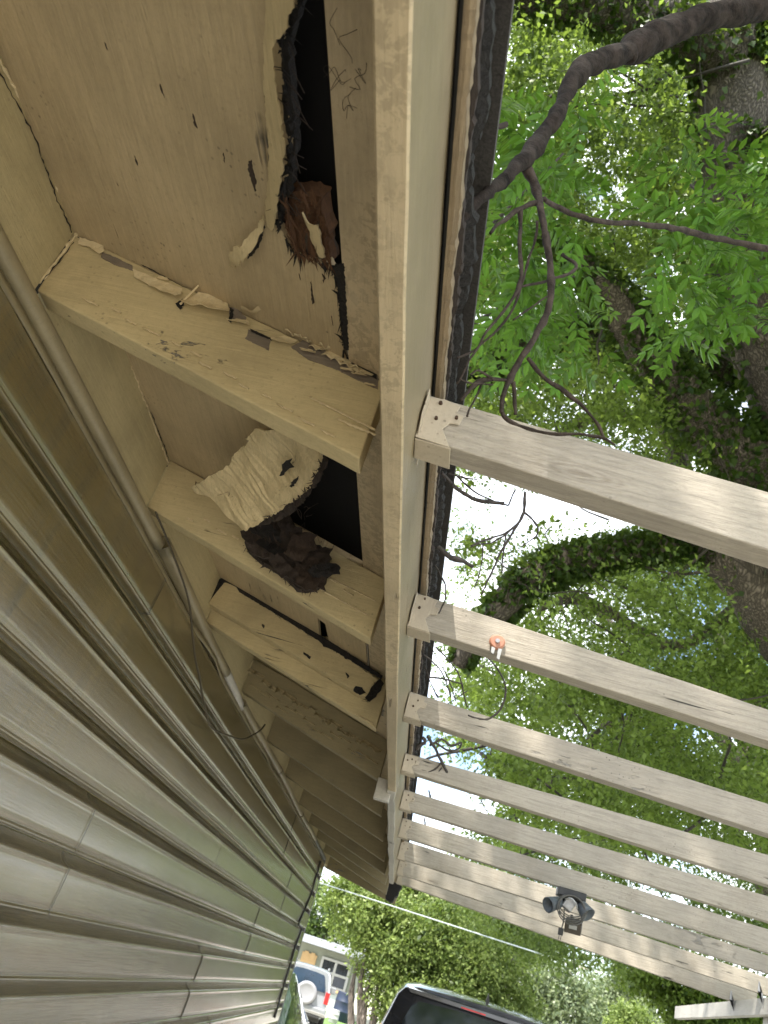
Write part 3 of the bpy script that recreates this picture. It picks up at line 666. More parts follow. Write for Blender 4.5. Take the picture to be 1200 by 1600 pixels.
splinters('splinters', hole1_left[12:], soff(.001), 110, .016, M['tar'], (.1, 1, 0), 3, .001)
splinters('splinters', [(384, 822), (404, 815), (432, 801), (454, 784), (474, 772), (486, 756), (498, 730), (505, 714)], lambda p: SL(p, .012, .95, .30), 90, .013, M['rot'], (.6, .7, -.4), 4, .0014, 1.0)
splinters('splinters', [(306, 756), (320, 768), (346, 773), (357, 768), (366, 784), (378, 810), (384, 822)], lambda p: SL(p, .008, .95, .30), 60, .010, M['rotbrown'], (-.6, .6, 0), 5, .0012)
splinters('splinters', [(380, 852), (405, 876), (446, 905), (480, 926), (505, 912), (516, 885), (512, 862)], lambda p: AY(p, rafters_y[1]-.045), 70, .010, M['rot'], (.5, 0, -.9), 6, .0016, 1.2)
splinters('splinters', [(400, 835), (440, 850), (470, 880), (500, 890)], lambda p: AY(p, rafters_y[1]-.06), 90, .016, M['rot2'], (.8, 0, -.6), 7, .0010, 1.0)
splinters('splinters', [(445, 305), (462, 390), (500, 405), (514, 400), (508, 350), (495, 315), (470, 302)], soff(.004), 120, .018, M['rotbrown'], (.2, 1, 0), 8, .0016)
splinters('splinters', [(590, 1064), (580, 1080), (572, 1096)], lambda p: AY(p, rafters_y[2]-.045), 50, .012, M['tar'], (1, 0, -.2), 9, .0012)
splinters('splinters', [(430, 960), (500, 1003), (560, 1040), (590, 1062)], lambda p: AY(p, rafters_y[2]-.042), 40, .010, M['tar'], (1, 0, -.2), 10, .001)
# hanging fibres
mb = MB()
for i in range(26):
    a = DK((random.uniform(440, 500), random.uniform(775, 850)), .03); b = a+Vector((random.uniform(-.02, .02), random.uniform(-.02, .03), random.uniform(-.03, .0)))
    mb.tube([a, (a+b)/2+Vector((random.uniform(-.006, .006), 0, random.uniform(-.006, .006))), b], .0004, 4, smooth_n=3)
for i in range(16):
    a = DK((random.uniform(440, 460), random.uniform(60, 330)), .004); b = a+Vector((random.uniform(0, .02), random.uniform(.005, .03), random.uniform(-.01, .01)))
    mb.tube([a, b], .0005, 4)
finish('wood_fibres', mb.mesh(), M['rot'], house, kind='stuff')

# ---- peeling paint flakes on the rafters
def flakes(rf, y, specs, mat, name='peeling_paint', seed=0):
    rs = random.Random(seed)
    for (px, py, wd, ht, lift) in specs:
        mb = MB()
        c = AY((px, py), y-.0015); sl = Vector((1, 0, -.29)).normalized(); up = Vector((.29, 0, 1)).normalized()
        nu, nv = 7, 5; vs = []
        for j in range(nv+1):
            for i in range(nu+1):
                u = i/nu-.5; v = j/nv
                jx = rs.uniform(-.06, .06)
                curl = lift*(v**2)*(.6+.4*math.sin(i*1.3+seed))+.001
                vs.append(c+sl*(u+jx*(v > .8))*wd-up*(v*ht*(.8+.25*noise.noise(Vector((px, i*.5, seed)))))+Vector((0, -curl, 0)))
        b = len(mb.v); mb.v += [tuple(v) for v in vs]
        for j in range(nv):
            for i in range(nu): q = b+j*(nu+1)+i; mb.f.append((q, q+1, q+nu+2, q+nu+1))
        me = mb.mesh(); o = finish(name, me, mat, rf, smooth=True); md = o.modifiers.new('t', 'SOLIDIFY'); md.thickness = .0009
R1 = rafters_y[0]
def zf(q): return [(x/1.935, 350+y/1.935) for x, y in q]
def big_flakes():
    F_ = [[(400, 135), (440, 150), (480, 170), (510, 180), (552, 200), (548, 225), (532, 238), (505, 226), (480, 215), (440, 185), (405, 160)],
          [(600, 205), (640, 212), (690, 245), (695, 290), (680, 312), (640, 300), (590, 285), (545, 262), (560, 235)],
          [(715, 285), (750, 290), (755, 315), (745, 335), (715, 320), (685, 312)], [(745, 252), (797, 283), (785, 308), (730, 288)],
          [(820, 345), (860, 338), (900, 350), (880, 372), (820, 375)], [(1030, 432), (1075, 440), (1062, 466), (1028, 452)], [(1078, 445), (1110, 462), (1098, 478), (1060, 465)],
          [(470, 165), (512, 168), (508, 182), (480, 180)], [(905, 372), (955, 385), (945, 405), (930, 402)], [(1105, 478), (1135, 488), (1130, 502), (1100, 492)], [(240, 40), (310, 62), (316, 84), (300, 96), (268, 70), (236, 62)]]
    for k, q in enumerate(F_):
        P = [AY(p, rafters_y[0]-.004) for p in zf(q)]; zt_ = max(p.z for p in P); zb_ = min(p.z for p in P); hh = zt_-zb_
        lift = (.012, .024, .020, .026, .014, .014, .012, .014, .012, .008, .004)[k]
        def dsp(co, u, v, n, zt_=zt_, hh=hh, lift=lift, k=k):
            f = (zt_-co.z)/hh; return Vector((0, -lift*f*f*(1+.5*noise.noise(Vector((co.x*60, k, 0)))), .35*lift*f*f))+n*.0015*noise.noise(co*120)
        ragged_patch('peeling_paint', zf(q), lambda p: AY(p, rafters_y[0]-.004), M['flake'], RF[0], .0009, .0012, 12, dsp, seed=200+k)
    mb = MB(); mb.tube([AY(p, rafters_y[0]-.012) for p in zf([(545, 242), (575, 212), (604, 182), (600, 168)])], [.0016, .0017, .0016, .0008], 5)
    finish('paint_curl', mb.mesh(), M['flake'], RF[0])
def bare(rf, y, polys, mat=M['barewood'], name='bare_wood_patch', th_=.0012):
    for k, q in enumerate(polys): ragged_patch(name, q, lambda p: AY(p, y-.0012), mat, rf, th_, .0016, 6, seed=60+k)
bare(RF[0], R1, [zf([(310, 85), (350, 100), (400, 125), (405, 140), (345, 122), (305, 100)]), zf([(690, 250), (720, 258), (745, 285), (735, 300), (700, 288)]), zf([(750, 318), (818, 352), (812, 382), (740, 345)]), zf([(880, 372), (920, 350), (1000, 372), (1060, 398), (1130, 440), (1143, 455), (1143, 500), (1100, 480), (1020, 440), (930, 408)])])
for k, q in enumerate([zf([(755, 315), (820, 345), (822, 352), (760, 325)]), zf([(1000, 385), (1060, 405), (1140, 455), (1140, 470), (1060, 425)]), zf([(930, 360), (990, 378), (970, 380)]), zf([(545, 262), (530, 240), (552, 225), (556, 240)]), zf([(690, 292), (698, 250), (706, 262), (700, 300)])]): ragged_patch('dark_crack', q, lambda p: AY(p, R1-.0030), M['tar'], RF[0], .0006, .0012, 3, seed=260+k)
big_flakes()
flakes(RF[0], R1, [(540+i*9, 660+i*3.5, .022, .004, .003) for i in range(5)]+[(500+i*12, 628+i*6, .03, .004, .0025) for i in range(7)], M['flake'], name='lifting_paint', seed=3)
flakes(RF[1], rafters_y[1], [(520+i*10, 905+i*5, .022, .003, .0022) for i in range(7)]+[(510+i*11, 925+i*6, .03, .004, .002) for i in range(6)], M['flake'], name='lifting_paint', seed=4)
flakes(RF[3], rafters_y[3], [(395+i*12, 1048+i*7.6+random.uniform(-4, 4), random.uniform(.02, .05), random.uniform(.012, .026), random.uniform(.010, .026)) for i in range(17)]+[(400+i*14, 1080+i*8+random.uniform(-8, 8), .045, .007, .006) for i in range(14)], M['flaketan'], seed=5)
flakes(RF[0], R1, [(440+i*12+random.uniform(-4, 4), 505+i*7+random.uniform(-3, 3), random.uniform(.014, .034), random.uniform(.008, .018), random.uniform(.006, .018)) for i in range(12)], M['flake'], seed=12)
flakes(RF[0], R1, [(150+i*30+random.uniform(-8, 8), 470+i*17+random.uniform(-4, 4), random.uniform(.014, .03), .004, .003) for i in range(13)], M['flake'], name='lifting_paint', seed=13)
flakes(RF[1], rafters_y[1], [(300+i*22+random.uniform(-6, 6), 800+i*11+random.uniform(-18, 12), random.uniform(.014, .03), .005, .003) for i in range(12)], M['flake'], name='lifting_paint', seed=14)
flakes(RF[2], rafters_y[2], [(560+i*6, 1118+i*3, .02, .004, .003) for i in range(4)], M['flake'], name='lifting_paint', seed=6)
# paint bead torn along wall/soffit joints, and thin dark lines beside it
def bead(pts, plane, r, seed, mat=M['flake']):
    P = [plane(p) for p in pts]; mb = MB(); pp = []; rs = random.Random(seed)
    for i in range(len(P)-1):
        k = max(2, int((P[i+1]-P[i]).length/.006))
        for j in range(k): pp.append(P[i].lerp(P[i+1], j/k)+Vector((rs.uniform(-1, 1), 0, rs.uniform(-1, 1)))*.0012)
    mb.tube(pp, [r*rs.uniform(.3, 1.5) for _ in pp], 5)
    return finish('joint_bead', mb.mesh(), mat, house)
bead([(-20, 60), (40, 168), (62, 215), (92, 300), (120, 362)], lambda p: AX(p, WX+.002), .0022, 1)
bead([(205, 572), (235, 650), (264, 726)], lambda p: AX(p, WX+.002), .0014, 2)
bead([(120, 366), (100, 392), (70, 432), (55, 446)], lambda p: AY(p, R1-.002), .0024, 3)
bead([(-10, 90), (38, 175), (60, 222), (90, 306), (117, 366)], lambda p: AX(p, WX+.003)+Vector((0, 0, -.0035)), .0009, 5, M['tar'])
bead([(208, 570), (238, 648), (266, 724)], lambda p: AX(p, WX+.003), .0008, 6, M['tar'])
bead([(122, 370), (200, 402), (290, 450), (372, 488)], lambda p: AY(p, R1-.001), .0007, 7, M['tar'])
bead([(150, 655), (262, 722)], lambda p: AY(p, rafters_y[1]-.001), .0006, 8, M['tar'])
bead([(66, 440), (84, 418), (104, 394), (118, 374)], lambda p: AY(p, R1-.004), .0009, 9, M['tar'])
# spider webs / scratches on the eave board
mb = MB()
for i in range(9):
    a = DK((random.uniform(530, 565), random.uniform(70, 150)), .001); pts = [a]
    for k in range(4): pts.append(pts[-1]+Vector((random.uniform(-.012, .012), random.uniform(-.014, .014), 0)))
    pts = [Vector((q.x, q.y, deck_z(q.x)-.0012)) for q in pts]; mb.tube(pts, .00022, 4, smooth_n=3)
finish('dried_vine', mb.mesh(), M['rot'], house, kind='stuff')

# ---- the hanging wire at the wall: a thing of its own
wp = [((243, 800), .03), ((262, 845), .05), ((285, 905), .06), ((296, 945), .07), ((300, 985), .07), ((305, 1030), .08), ((312, 1058), .08), ((316, 1085), .08), ((325, 1125), .09), ((336, 1141), .10), ((360, 1150), .11), ((378, 1155), .12), ((396, 1148), .13), ((408, 1140), .14), ((414, 1132), .145)]
P = [AX(p, WX+.03+o*.35) for p, o in wp]
mb = MB(); mb.tube(P, [.0022]*4+[.003]*11, 6, smooth_n=4)
finish('wire', mb.mesh(), M['wire'], None, smooth=True, origin=P[0], label='thin bent brown wire dangling down the siding from the trim', cat='wire')

# ------------------------------------------------------------------ pergola
perg = empty('pergola', 'pale weathered wooden pergola of parallel rafters fixed to the fascia', 'pergola', (-.17*A, 3, 0))
BE = [  # (left near-bottom px, right near-bottom px, left top px, right top px)
    ((655, 683), (1200, 859), (710, 628), (1200, 768)),
    ((636, 976), (1200, 1158), (680, 935), (1200, 1108)),
    ((633, 1118), (1200, 1303), (655, 1085), (1200, 1256)),
    ((628.7, 1203), (1200, 1383), (640, 1178), (1200, 1336)),
    ((622.7, 1260.7), (1200, 1440), (636, 1235), (1200, 1400)),
    ((640, 1311), (1200, 1489), (640, 1281), (1200, 1452)),
    ((640, 1346), (1200, 1521), (640, 1316), (1200, 1493)),
    ((640, 1371), (1190, 1553), (640, 1343), (1200, 1524)),
    ((640, 1386), (1130, 1560), (640, 1363), (1180, 1556)),
]
beams = []; by = []
XE = 2.78*A
for i, (bl, br, tl, tr) in enumerate(BE):
    y = AZ(bl, zu(.78)).y; by.append(y)
    a = AY(bl, y); skew = (.07, .03, .02)[i] if i < 3 else 0
    def PT(p, yy=y, x0=a.x, s=skew):
        # point on the (slightly skewed) vertical plane y = yy + s*(x-x0)
        r = ray(p); t = (yy-s*x0)/(r.y-s*r.x); return CAM+r*t
    a, b, c, d = PT(bl), PT(br), PT(tl), PT(tr)
    x0 = -.174*A+.001; x1 = XE+.25*A
    def zl(p, q, x): return p.z+(q.z-p.z)*(x-p.x)/(q.x-p.x)
    yf = lambda x, y=y, skew=skew, ax_=a.x: y+skew*(x-ax_)
    lo0, lo1, hi0, hi1 = zl(a, b, x0), zl(a, b, x1), zl(c, d, x0), zl(c, d, x1)
    if i >= 7: hi0 = lo0+.095; hi1 = lo1+.09
    poly = [(x0, yf(x0), lo0), (x1, yf(x1), lo1), (x1, yf(x1), hi1), (x0, yf(x0), hi0)]
    me = slab(poly, (0, TH, 0), beam_cuts((x0, y, 0), (x1, y, 0), 40), .0011, 9, i*5)
    o = finish('beam', me, M['pergola'], perg); bevel(o, .002); beams.append((o, x0, yf, lo0, lo1, hi0, hi1, x1))
# joist hangers (folded painted sheet metal), one mesh each
def hanger(i):
    o, x0, yf, lo0, lo1, hi0, hi1, x1 = beams[i]
    y = yf(x0); h = hi0-lo0; sl = (lo1-lo0)/(x1-x0); W = .047
    bm = bmesh.new(); t = .0016
    z = lambda x, f: lo0+sl*(x-x0)+f*h
    for yy, s in ((y-t-.0022, 1), (y+TH+.0022, 1)):
        pl = [(x0, -.05), (x0+W*.92, -.05), (x0+W*.62, .30), (x0+W*.75, .47), (x0+W*1.0, .50), (x0+W*1.05, .72), (x0+W*.85, .75), (x0+W*.9, .93), (x0+W*.45, .97), (x0, .90)]
        yq = lambda x: yy+(yf(x)-y)
        add_prism(bm, [(x, yq(x), z(x, f)) for x, f in pl], (0, t, 0))
    q = [(x0, y-t, z(x0, 0)-.005), (x0+W*.95, yf(x0+W)-t-.002, z(x0+W, 0)-.005), (x0+W*.98, yf(x0+W)+TH+t, z(x0+W, 0)-.005), (x0, y+TH+t, z(x0, 0)-.005)]
    add_prism(bm, q, (0, 0, .0018))
    # flanges on the fascia
    for y0, y1 in ((y-.024, y-t), (y+TH+t, y+TH+.024)):
        add_prism(bm, [(x0+.002, y0, z(x0, .25)), (x0+.002, y1, z(x0, -.02)), (x0+.002, y1, z(x0, .9)), (x0+.002, y0, z(x0, .85))], (.0016, 0, 0))
    hg = finish('joist_hanger', mesh_bm(bm), M['hanger'], o); bevel(hg, .0008, 1)
    rh = random.Random(i*7+1)
    for k, (fx, fz) in enumerate([(.45+rh.uniform(-.1, .1), .80+rh.uniform(-.08, .06)), (.34+rh.uniform(-.08, .08), .52+rh.uniform(-.1, .1)), (.88, .62)][:rh.choice([2, 3, 3])]):
        x = x0+W*fx; bm = bmesh.new(); bmesh.ops.create_cone(bm, cap_ends=True, segments=10, radius1=.0028*rh.uniform(.6, 1.1), radius2=.002, depth=.004, matrix=Matrix.Translation((x, yf(x)-.0052, z(x, fz))) @ Matrix.Rotation(R(90), 4, 'X'))
        finish('nail', mesh_bm(bm), M['rust'], hg)
for i in range(9): hanger(i)
# header beam at the outer end with hurricane ties
ha, hb = Vector((2.80*A, 7.30*A, zu(.69))), Vector((2.98*A, 10.1*A, zu(.625)))
hd = (hb-ha); hs = ha-hd*(7.2/2.8)
me = slab([hs, hb, hb-Vector((0, 0, .082)), hs-Vector((0, 0, .082))], (.038, 0, 0), beam_cuts(hs, hb, 20), .0012, 8, 3)
hdr = finish('header_beam', me, M['header'], perg); bevel(hdr, .002)
for yy in (-2.2, 1.5, 5.2):
    t = (yy-hs.y)/(hb.y-hs.y); q = hs.lerp(hb, t); bm = bmesh.new(); add_box(bm, (q.x+.045, yy, .012), (q.x+.135, yy+.09, q.z-.02)); bevel(finish('post', mesh_bm(bm), M['header'], perg), .004)
for i in (6, 7, 8):
    o, x0, yf, lo0, lo1, hi0, hi1, x1 = beams[i]
    y = yf(XE); t = (y-hs.y)/(hb.y-hs.y); q = hs.lerp(hb, t); zb = lo0+(lo1-lo0)*(q.x-x0)/(x1-x0)
    bm = bmesh.new()
    add_prism(bm, [(q.x-.030, y-.0022, zb+.01), (q.x-.002, y-.0022, zb+.004), (q.x-.002, y-.0022, zb-.05), (q.x-.018, y-.0022, zb+.055), (q.x-.026, y-.0022, zb+.06)], (0, .0015, 0))
    add_prism(bm, [(q.x-.0025, y-.03, q.z-.004), (q.x-.0025, y, q.z-.004), (q.x-.0025, y-.012, q.z-.055)], (.0015, 0, 0))
    finish('rafter_tie', mesh_bm(bm), M['metal'], o)
# orange washer on the second beam
y2 = by[1]; c = AY((777, 1003), y2); c = Vector((c.x, y2+.03*(c.x+.12)-.006, c.z))
wsh = empty('washer', 'round orange plastic washer nailed to the face of the second beam', 'washer', c)
bm = bmesh.new(); bmesh.ops.create_cone(bm, cap_ends=True, segments=28, radius1=.0150, radius2=.012, depth=.005, matrix=Matrix.Translation(c) @ Matrix.Rotation(R(90), 4, 'X')); bevel(finish('disc', mesh_bm(bm), M['orange'], wsh), .001)
bm = bmesh.new(); bmesh.ops.create_cone(bm, cap_ends=True, segments=14, radius1=.0045, radius2=.004, depth=.004, matrix=Matrix.Translation(c+Vector((0, -.004, 0))) @ Matrix.Rotation(R(90), 4, 'X')); finish('nail_head', mesh_bm(bm), M['metal'], wsh)
bm = bmesh.new()
for sx, l in ((-.008, .012), (.004, .020)): add_prism(bm, [c+Vector((sx, .001, -.012)), c+Vector((sx+.007, .001, -.012)), c+Vector((sx+.006, .001, -.013-l)), c+Vector((sx+.001, .001, -.011-l))], (0, -.002, 0))
finish('plastic_tab', mesh_bm(bm), M['label'], wsh)

# ------------------------------------------------------------------ floodlight hanging under beam six
yL = by[5]-.02
L0 = AY((893, 1400), yL)
lamp = empty('floodlight', 'broken grey twin-head floodlight with coiled cable hanging under a pergola beam', 'floodlight', L0)
def lp(px, py, dy=0): return AY((px, py), yL+dy)
sL = yL/F*1.0   # metres per pixel roughly
def cone_between(a, b, r1, r2, seg=24, hollow=True):
    a, b = Vector(a), Vector(b); mb = MB(); t = (b-a).normalized(); u = t.orthogonal().normalized(); v = t.cross(u)
    rings = [(0, r1*.55), (.08, r1*.9), (.2, r1), (.55, (r1+r2)/2*.97), (1, r2), (1.0, r2*.9), (.35, r1*.7)]
    vs = []; fs = []
    for tt, r in rings:
        for k in range(seg): an = 2*math.pi*k/seg; vs.append(a.lerp(b, tt)+(u*math.cos(an)+v*math.sin(an))*r)
    for i in range(len(rings)-1):
        for k in range(seg): fs.append((i*seg+k, i*seg+(k+1) % seg, (i+1)*seg+(k+1) % seg, (i+1)*seg+k))
    fs.append(tuple(range(seg))[::-1]); fs.append(tuple((len(rings)-1)*seg+k for k in range(seg)))
    mb.add((vs, fs)); return mb.mesh()
finish('lamp_head', cone_between(lp(876, 1409), lp(856, 1414, -.04), .024, .031), M['lampgrey'], lamp, smooth=True)
finish('lamp_head', cone_between(lp(907, 1413), lp(919, 1430, -.03), .024, .033), M['lampgrey'], lamp, smooth=True)
for q in ((879, 1406), (905, 1408)):
    finish('socket', cone_between(lp(q[0]+(5 if q[0] < 890 else -5), q[1]-4, .01), lp(*q), .018, .020), M['black'], lamp, smooth=True)
bm = bmesh.new(); c = lp(892, 1400, .015); add_box(bm, c+Vector((-.06, -.03, -.012)), c+Vector((.06, .03, .022))); bevel(finish('mounting_plate', mesh_bm(bm), M['black'], lamp), .004)
bm = bmesh.new(); c = lp(889, 1411, -.005); add_box(bm, c+Vector((-.022, -.02, -.03)), c+Vector((.022, .02, .02)), rot=Matrix.Rotation(R(25), 3, 'Y')); bevel(finish('junction_box', mesh_bm(bm), M['metal'], lamp), .004)
bm = bmesh.new(); c = lp(896, 1447, -.02)
rt = Matrix.Rotation(R(-8), 3, 'Y') @ Matrix.Rotation(R(30), 3, 'X') @ Matrix.Rotation(R(-15), 3, 'Z')
vv = add_box(bm, c+Vector((-.034, -.028, -.022)), c+Vector((.034, .028, .022)), rot=rt)
bx = bevel(finish('sensor_box', mesh_bm(bm), M['lampbrown'], lamp), .004)
bm = bmesh.new(); add_box(bm, c+Vector((-.016, -.0295, .0)), c+Vector((.016, -.0285, .016)), rot=rt, piv=c); finish('label_plate', mesh_bm(bm), M['label'], bx)
mb = MB()
for k in range(5):
    cc = lp(893, 1416+k*1.5, -.03-.006*k); pts = [cc+Vector((math.cos(a)*(.052+.006*(k % 3)), math.sin(a)*.012, math.sin(a)*(.040+.004*k))) for a in [2*math.pi*j/18 for j in range(19)]]
    mb.tube(pts, .0028, 6, smooth_n=2)
mb.tube([lp(882, 1418, -.05), lp(881, 1432, -.04), lp(880, 1442, -.03), lp(877, 1452, -.03)], .0028, 6, smooth_n=4)
mb.tube([lp(893, 1430, -.03), lp(895, 1438, -.02)], .006, 6)
finish('cable', mb.mesh(), M['cable'], lamp, smooth=True)
mb = MB(); mb.tube([lp(883, 1404, -.02), lp(893, 1404, -.045), lp(900, 1412, -.04), lp(902, 1420, -.03)], .0032, 6, smooth_n=4); finish('white_lead', mb.mesh(), M['label'], lamp, smooth=True)
bm = bmesh.new(); c = lp(876, 1456, -.03); add_box(bm, c+Vector((-.010, -.006, -.012)), c+Vector((.010, .006, .014))); add_box(bm, c+Vector((-.005, -.004, -.030)), c+Vector((-.003, .004, -.012))); add_box(bm, c+Vector((.003, -.004, -.030)), c+Vector((.005, .004, -.012))); bevel(finish('plug', mesh_bm(bm), M['black'], lamp), .001, 1)
# ------------------------------------------------------------------ foliage tools
def leaf_mesh(centers, dirs, size, aspect=.55, fold=.25, jitter=.35):
    """one folded leaf-shaped quad per centre; arrays in world space"""
    n = len(centers); d = dirs/np.linalg.norm(dirs, axis=1, keepdims=True)
    r = RNG.normal(size=(n, 3)); s = np.cross(d, r); s /= np.linalg.norm(s, axis=1, keepdims=True)+1e-9; u = np.cross(s, d)
    L = (size*(1+RNG.uniform(-jitter, jitter, n)))[:, None] if np.isscalar(size) else size[:, None]*(1+RNG.uniform(-jitter, jitter, n))[:, None]
    a = centers-d*L*.5; b = centers+s*L*aspect*.5+u*L*fold*.3-d*L*.05; c = centers+d*L*.5-u*L*.12; e = centers-s*L*aspect*.5+u*L*fold*.3-d*L*.05
    v = np.stack([a, b, c, e], 1).reshape(-1, 3)
    me = bpy.data.meshes.new('leaves'); me.vertices.add(len(v)); me.vertices.foreach_set('co', v.astype(np.float32).ravel())
    me.loops.add(n*4); me.polygons.add(n)
    me.loops.foreach_set('vertex_index', np.arange(n*4, dtype=np.int32)); me.polygons.foreach_set('loop_start', np.arange(0, n*4, 4, dtype=np.int32))
    me.update(calc_edges=True); return me
def clumps(cs, rad, per, size, flat=.75, droop=.3):
    """leaves gathered round clump centres: thin tufts of twigs rather than balls"""
    P, D, S = [], [], []
    for (c, r) in zip(cs, rad):
        k = max(4, int(per*(.5+RNG.random())))
        nt_ = 5; ax = RNG.normal(size=(nt_, 3)); ax /= np.linalg.norm(ax, axis=1, keepdims=True); ax[:, 2] *= flat
        w = RNG.integers(0, nt_, k); t = RNG.random(k)**.6
        p = np.array(c)+ax[w]*(t*r)[:, None]+RNG.normal(size=(k, 3))*r*.20
        P.append(p); d = ax[w]*.6+RNG.normal(size=(k, 3))*.6; d[:, 2] -= droop; D.append(d); S.append(np.full(k, size))
    return np.concatenate(P), np.concatenate(D), np.concatenate(S)
def pxl(px, py, d): return np.array(CAM+ray((px, py))*d)
def px_clumps(n, region, dmin, dmax, rmin, rmax, dens, keep=None):
    cs, rs = [], []
    tries = 0
    while len(cs) < n and tries < n*40:
        tries += 1
        x = random.uniform(region[0], region[2]); y = random.uniform(region[1], region[3])
        if random.random() > dens(x, y): continue
        lo = dmin if keep is None else max(dmin, keep(x, y))
        cs.append(pxl(x, y, random.uniform(lo, max(dmax, lo+2)))); rs.append(random.uniform(rmin, rmax))
    return cs, rs
HOLES = [(765, 770, 34, .9), (860, 795, 38, .9), (930, 815, 30, .9), (800, 830, 26, .6), (715, 790, 24, .7), (1160, 640, 34, 1), (1120, 590, 22, .8), (720, 490, 26, .7), (690, 760, 20, .8), (1150, 1170, 26, .7), (790, 20, 22, .7), (770, 110, 18, .7),
         (900, 1150, 22, .5), (860, 1000, 28, .5), (1090, 1010, 25, .5), (960, 720, 20, .5), (720, 1210, 35, .8), (690, 1290, 35, .9), (760, 1240, 25, .7), (830, 210, 16, .8), (980, 130, 18, .6), (700, 1050, 22, .6), (740, 680, 24, .6), (1180, 60, 30, .7), (1180, 180, 25, .5), (985, 1345, 22, .6), (940, 950, 20, .4), (1110, 940, 20, .4), (770, 905, 30, .35)]
def dens_main(x, y):
    v = .55+.9*noise.noise(Vector((x*.011, y*.011, 3)))+.55*noise.noise(Vector((x*.03, y*.03, 8)))
    for hx, hy, hr, k in HOLES:
        q = ((x-hx)**2+(y-hy)**2)/(hr*1.5)**2
        if q < 3: v -= 1.5*k*math.exp(-q*1.3)
    return v
def limb(pts, name, mat, parent, sides=14, rough=.10, sm=5, label=None, fr=3):
    P = [Vector(pxl(x, y, d)) for x, y, d, r in pts]; Rr = [r*d/F for x, y, d, r in pts]
    mb = MB(); mb.tube(P, Rr, sides, rough, fr, sm); return finish(name, mb.mesh(), mat, parent, smooth=True, label=label), P, Rr
def ivy_on(P, Rr, per_m, size, parent, spread=1.25, mat=None, name='ivy', zoff=0, thr=-.12):
    cs, ds = [], []
    for i in range(len(P)-1):
        L = (P[i+1]-P[i]).length; k = int(L*per_m)
        t = (P[i+1]-P[i]).normalized(); n_ = t.orthogonal().normalized(); b_ = t.cross(n_)
        for j in range(k):
            f = random.random(); a = random.uniform(0, 2*math.pi); r = (Rr[i]*(1-f)+Rr[i+1]*f)
            patch = noise.noise((P[i]+t*L*f)*1.3+Vector((math.cos(a), math.sin(a), 0))*.8)
            if patch < thr: continue
            d = n_*math.cos(a)+b_*math.sin(a)
            cs.append(P[i]+t*L*f+d*(r*random.uniform(.95, spread)+.02)+Vector((0, 0, zoff*random.random()))); ds.append(d+Vector((random.uniform(-1, 1), random.uniform(-1, 1), random.uniform(-1.4, .3))))
    if not cs: return
    return finish(name, leaf_mesh(np.array(cs), np.array(ds), size, .8), mat or M['ivy'], parent)

# ------------------------------------------------------------------ the big oak over the pergola
base = Vector((7.6, 7.6, 0))
oak = empty('oak_tree', 'huge ivy-clad oak whose thick furrowed trunk stands at the upper right above the pergola', 'tree', base)
tr = [(1135, -180, 10, 52), (1150, -60, 9.8, 56), (1150, 60, 9.6, 58), (1148, 160, 9.5, 60), (1150, 300, 9.4, 62), (1180, 440, 9.3, 62), (1215, 540, 9.2, 66), (1275, 680, 9.1, 75), (1340, 840, 9.2, 85)]
P = [Vector(pxl(x, y, d)) for x, y, d, r in tr]; Rr = [r*1.0*d/F for x, y, d, r in tr]
P += [Vector((6.6, 7.3, 2.6)), Vector((7.4, 7.5, .6)), base+Vector((0, 0, -.1))]; Rr += [.72, .85, 1.0]
mb = MB(); mb.tube(P, Rr, 30, .05, 2.2, 8); finish('trunk', mb.mesh(), M['bark'], oak, smooth=True)
ivyP, ivyR = P[:9], Rr[:9]
cs, ds = [], []
for i in range(8):
    for j in range(2600):
        f = random.random(); c = ivyP[i].lerp(ivyP[i+1], f); r = ivyR[i]*(1-f)+ivyR[i+1]*f
        t = (ivyP[i+1]-ivyP[i]).normalized(); side = t.cross(fwd).normalized()
        a = random.gauss(0, .75); sgn = 1 if random.random() < .80 else -1
        if side.dot(right) < 0: side = -side
        d = (side*sgn*math.cos(a)-fwd*math.sin(abs(a)))
        if noise.noise(c*1.1+d) < -.2 and sgn > 0: continue
        if sgn < 0 and (abs(a) > .3 or random.random() < .6): continue
        cs.append(c+d*(r*random.uniform(1.0, 1.22)+.02)); ds.append(d+Vector((random.uniform(-1, 1), random.uniform(-1, 1), random.uniform(-1.6, 0))))
finish('ivy', leaf_mesh(np.array(cs), np.array(ds), .11, .8), M['ivy'], oak)
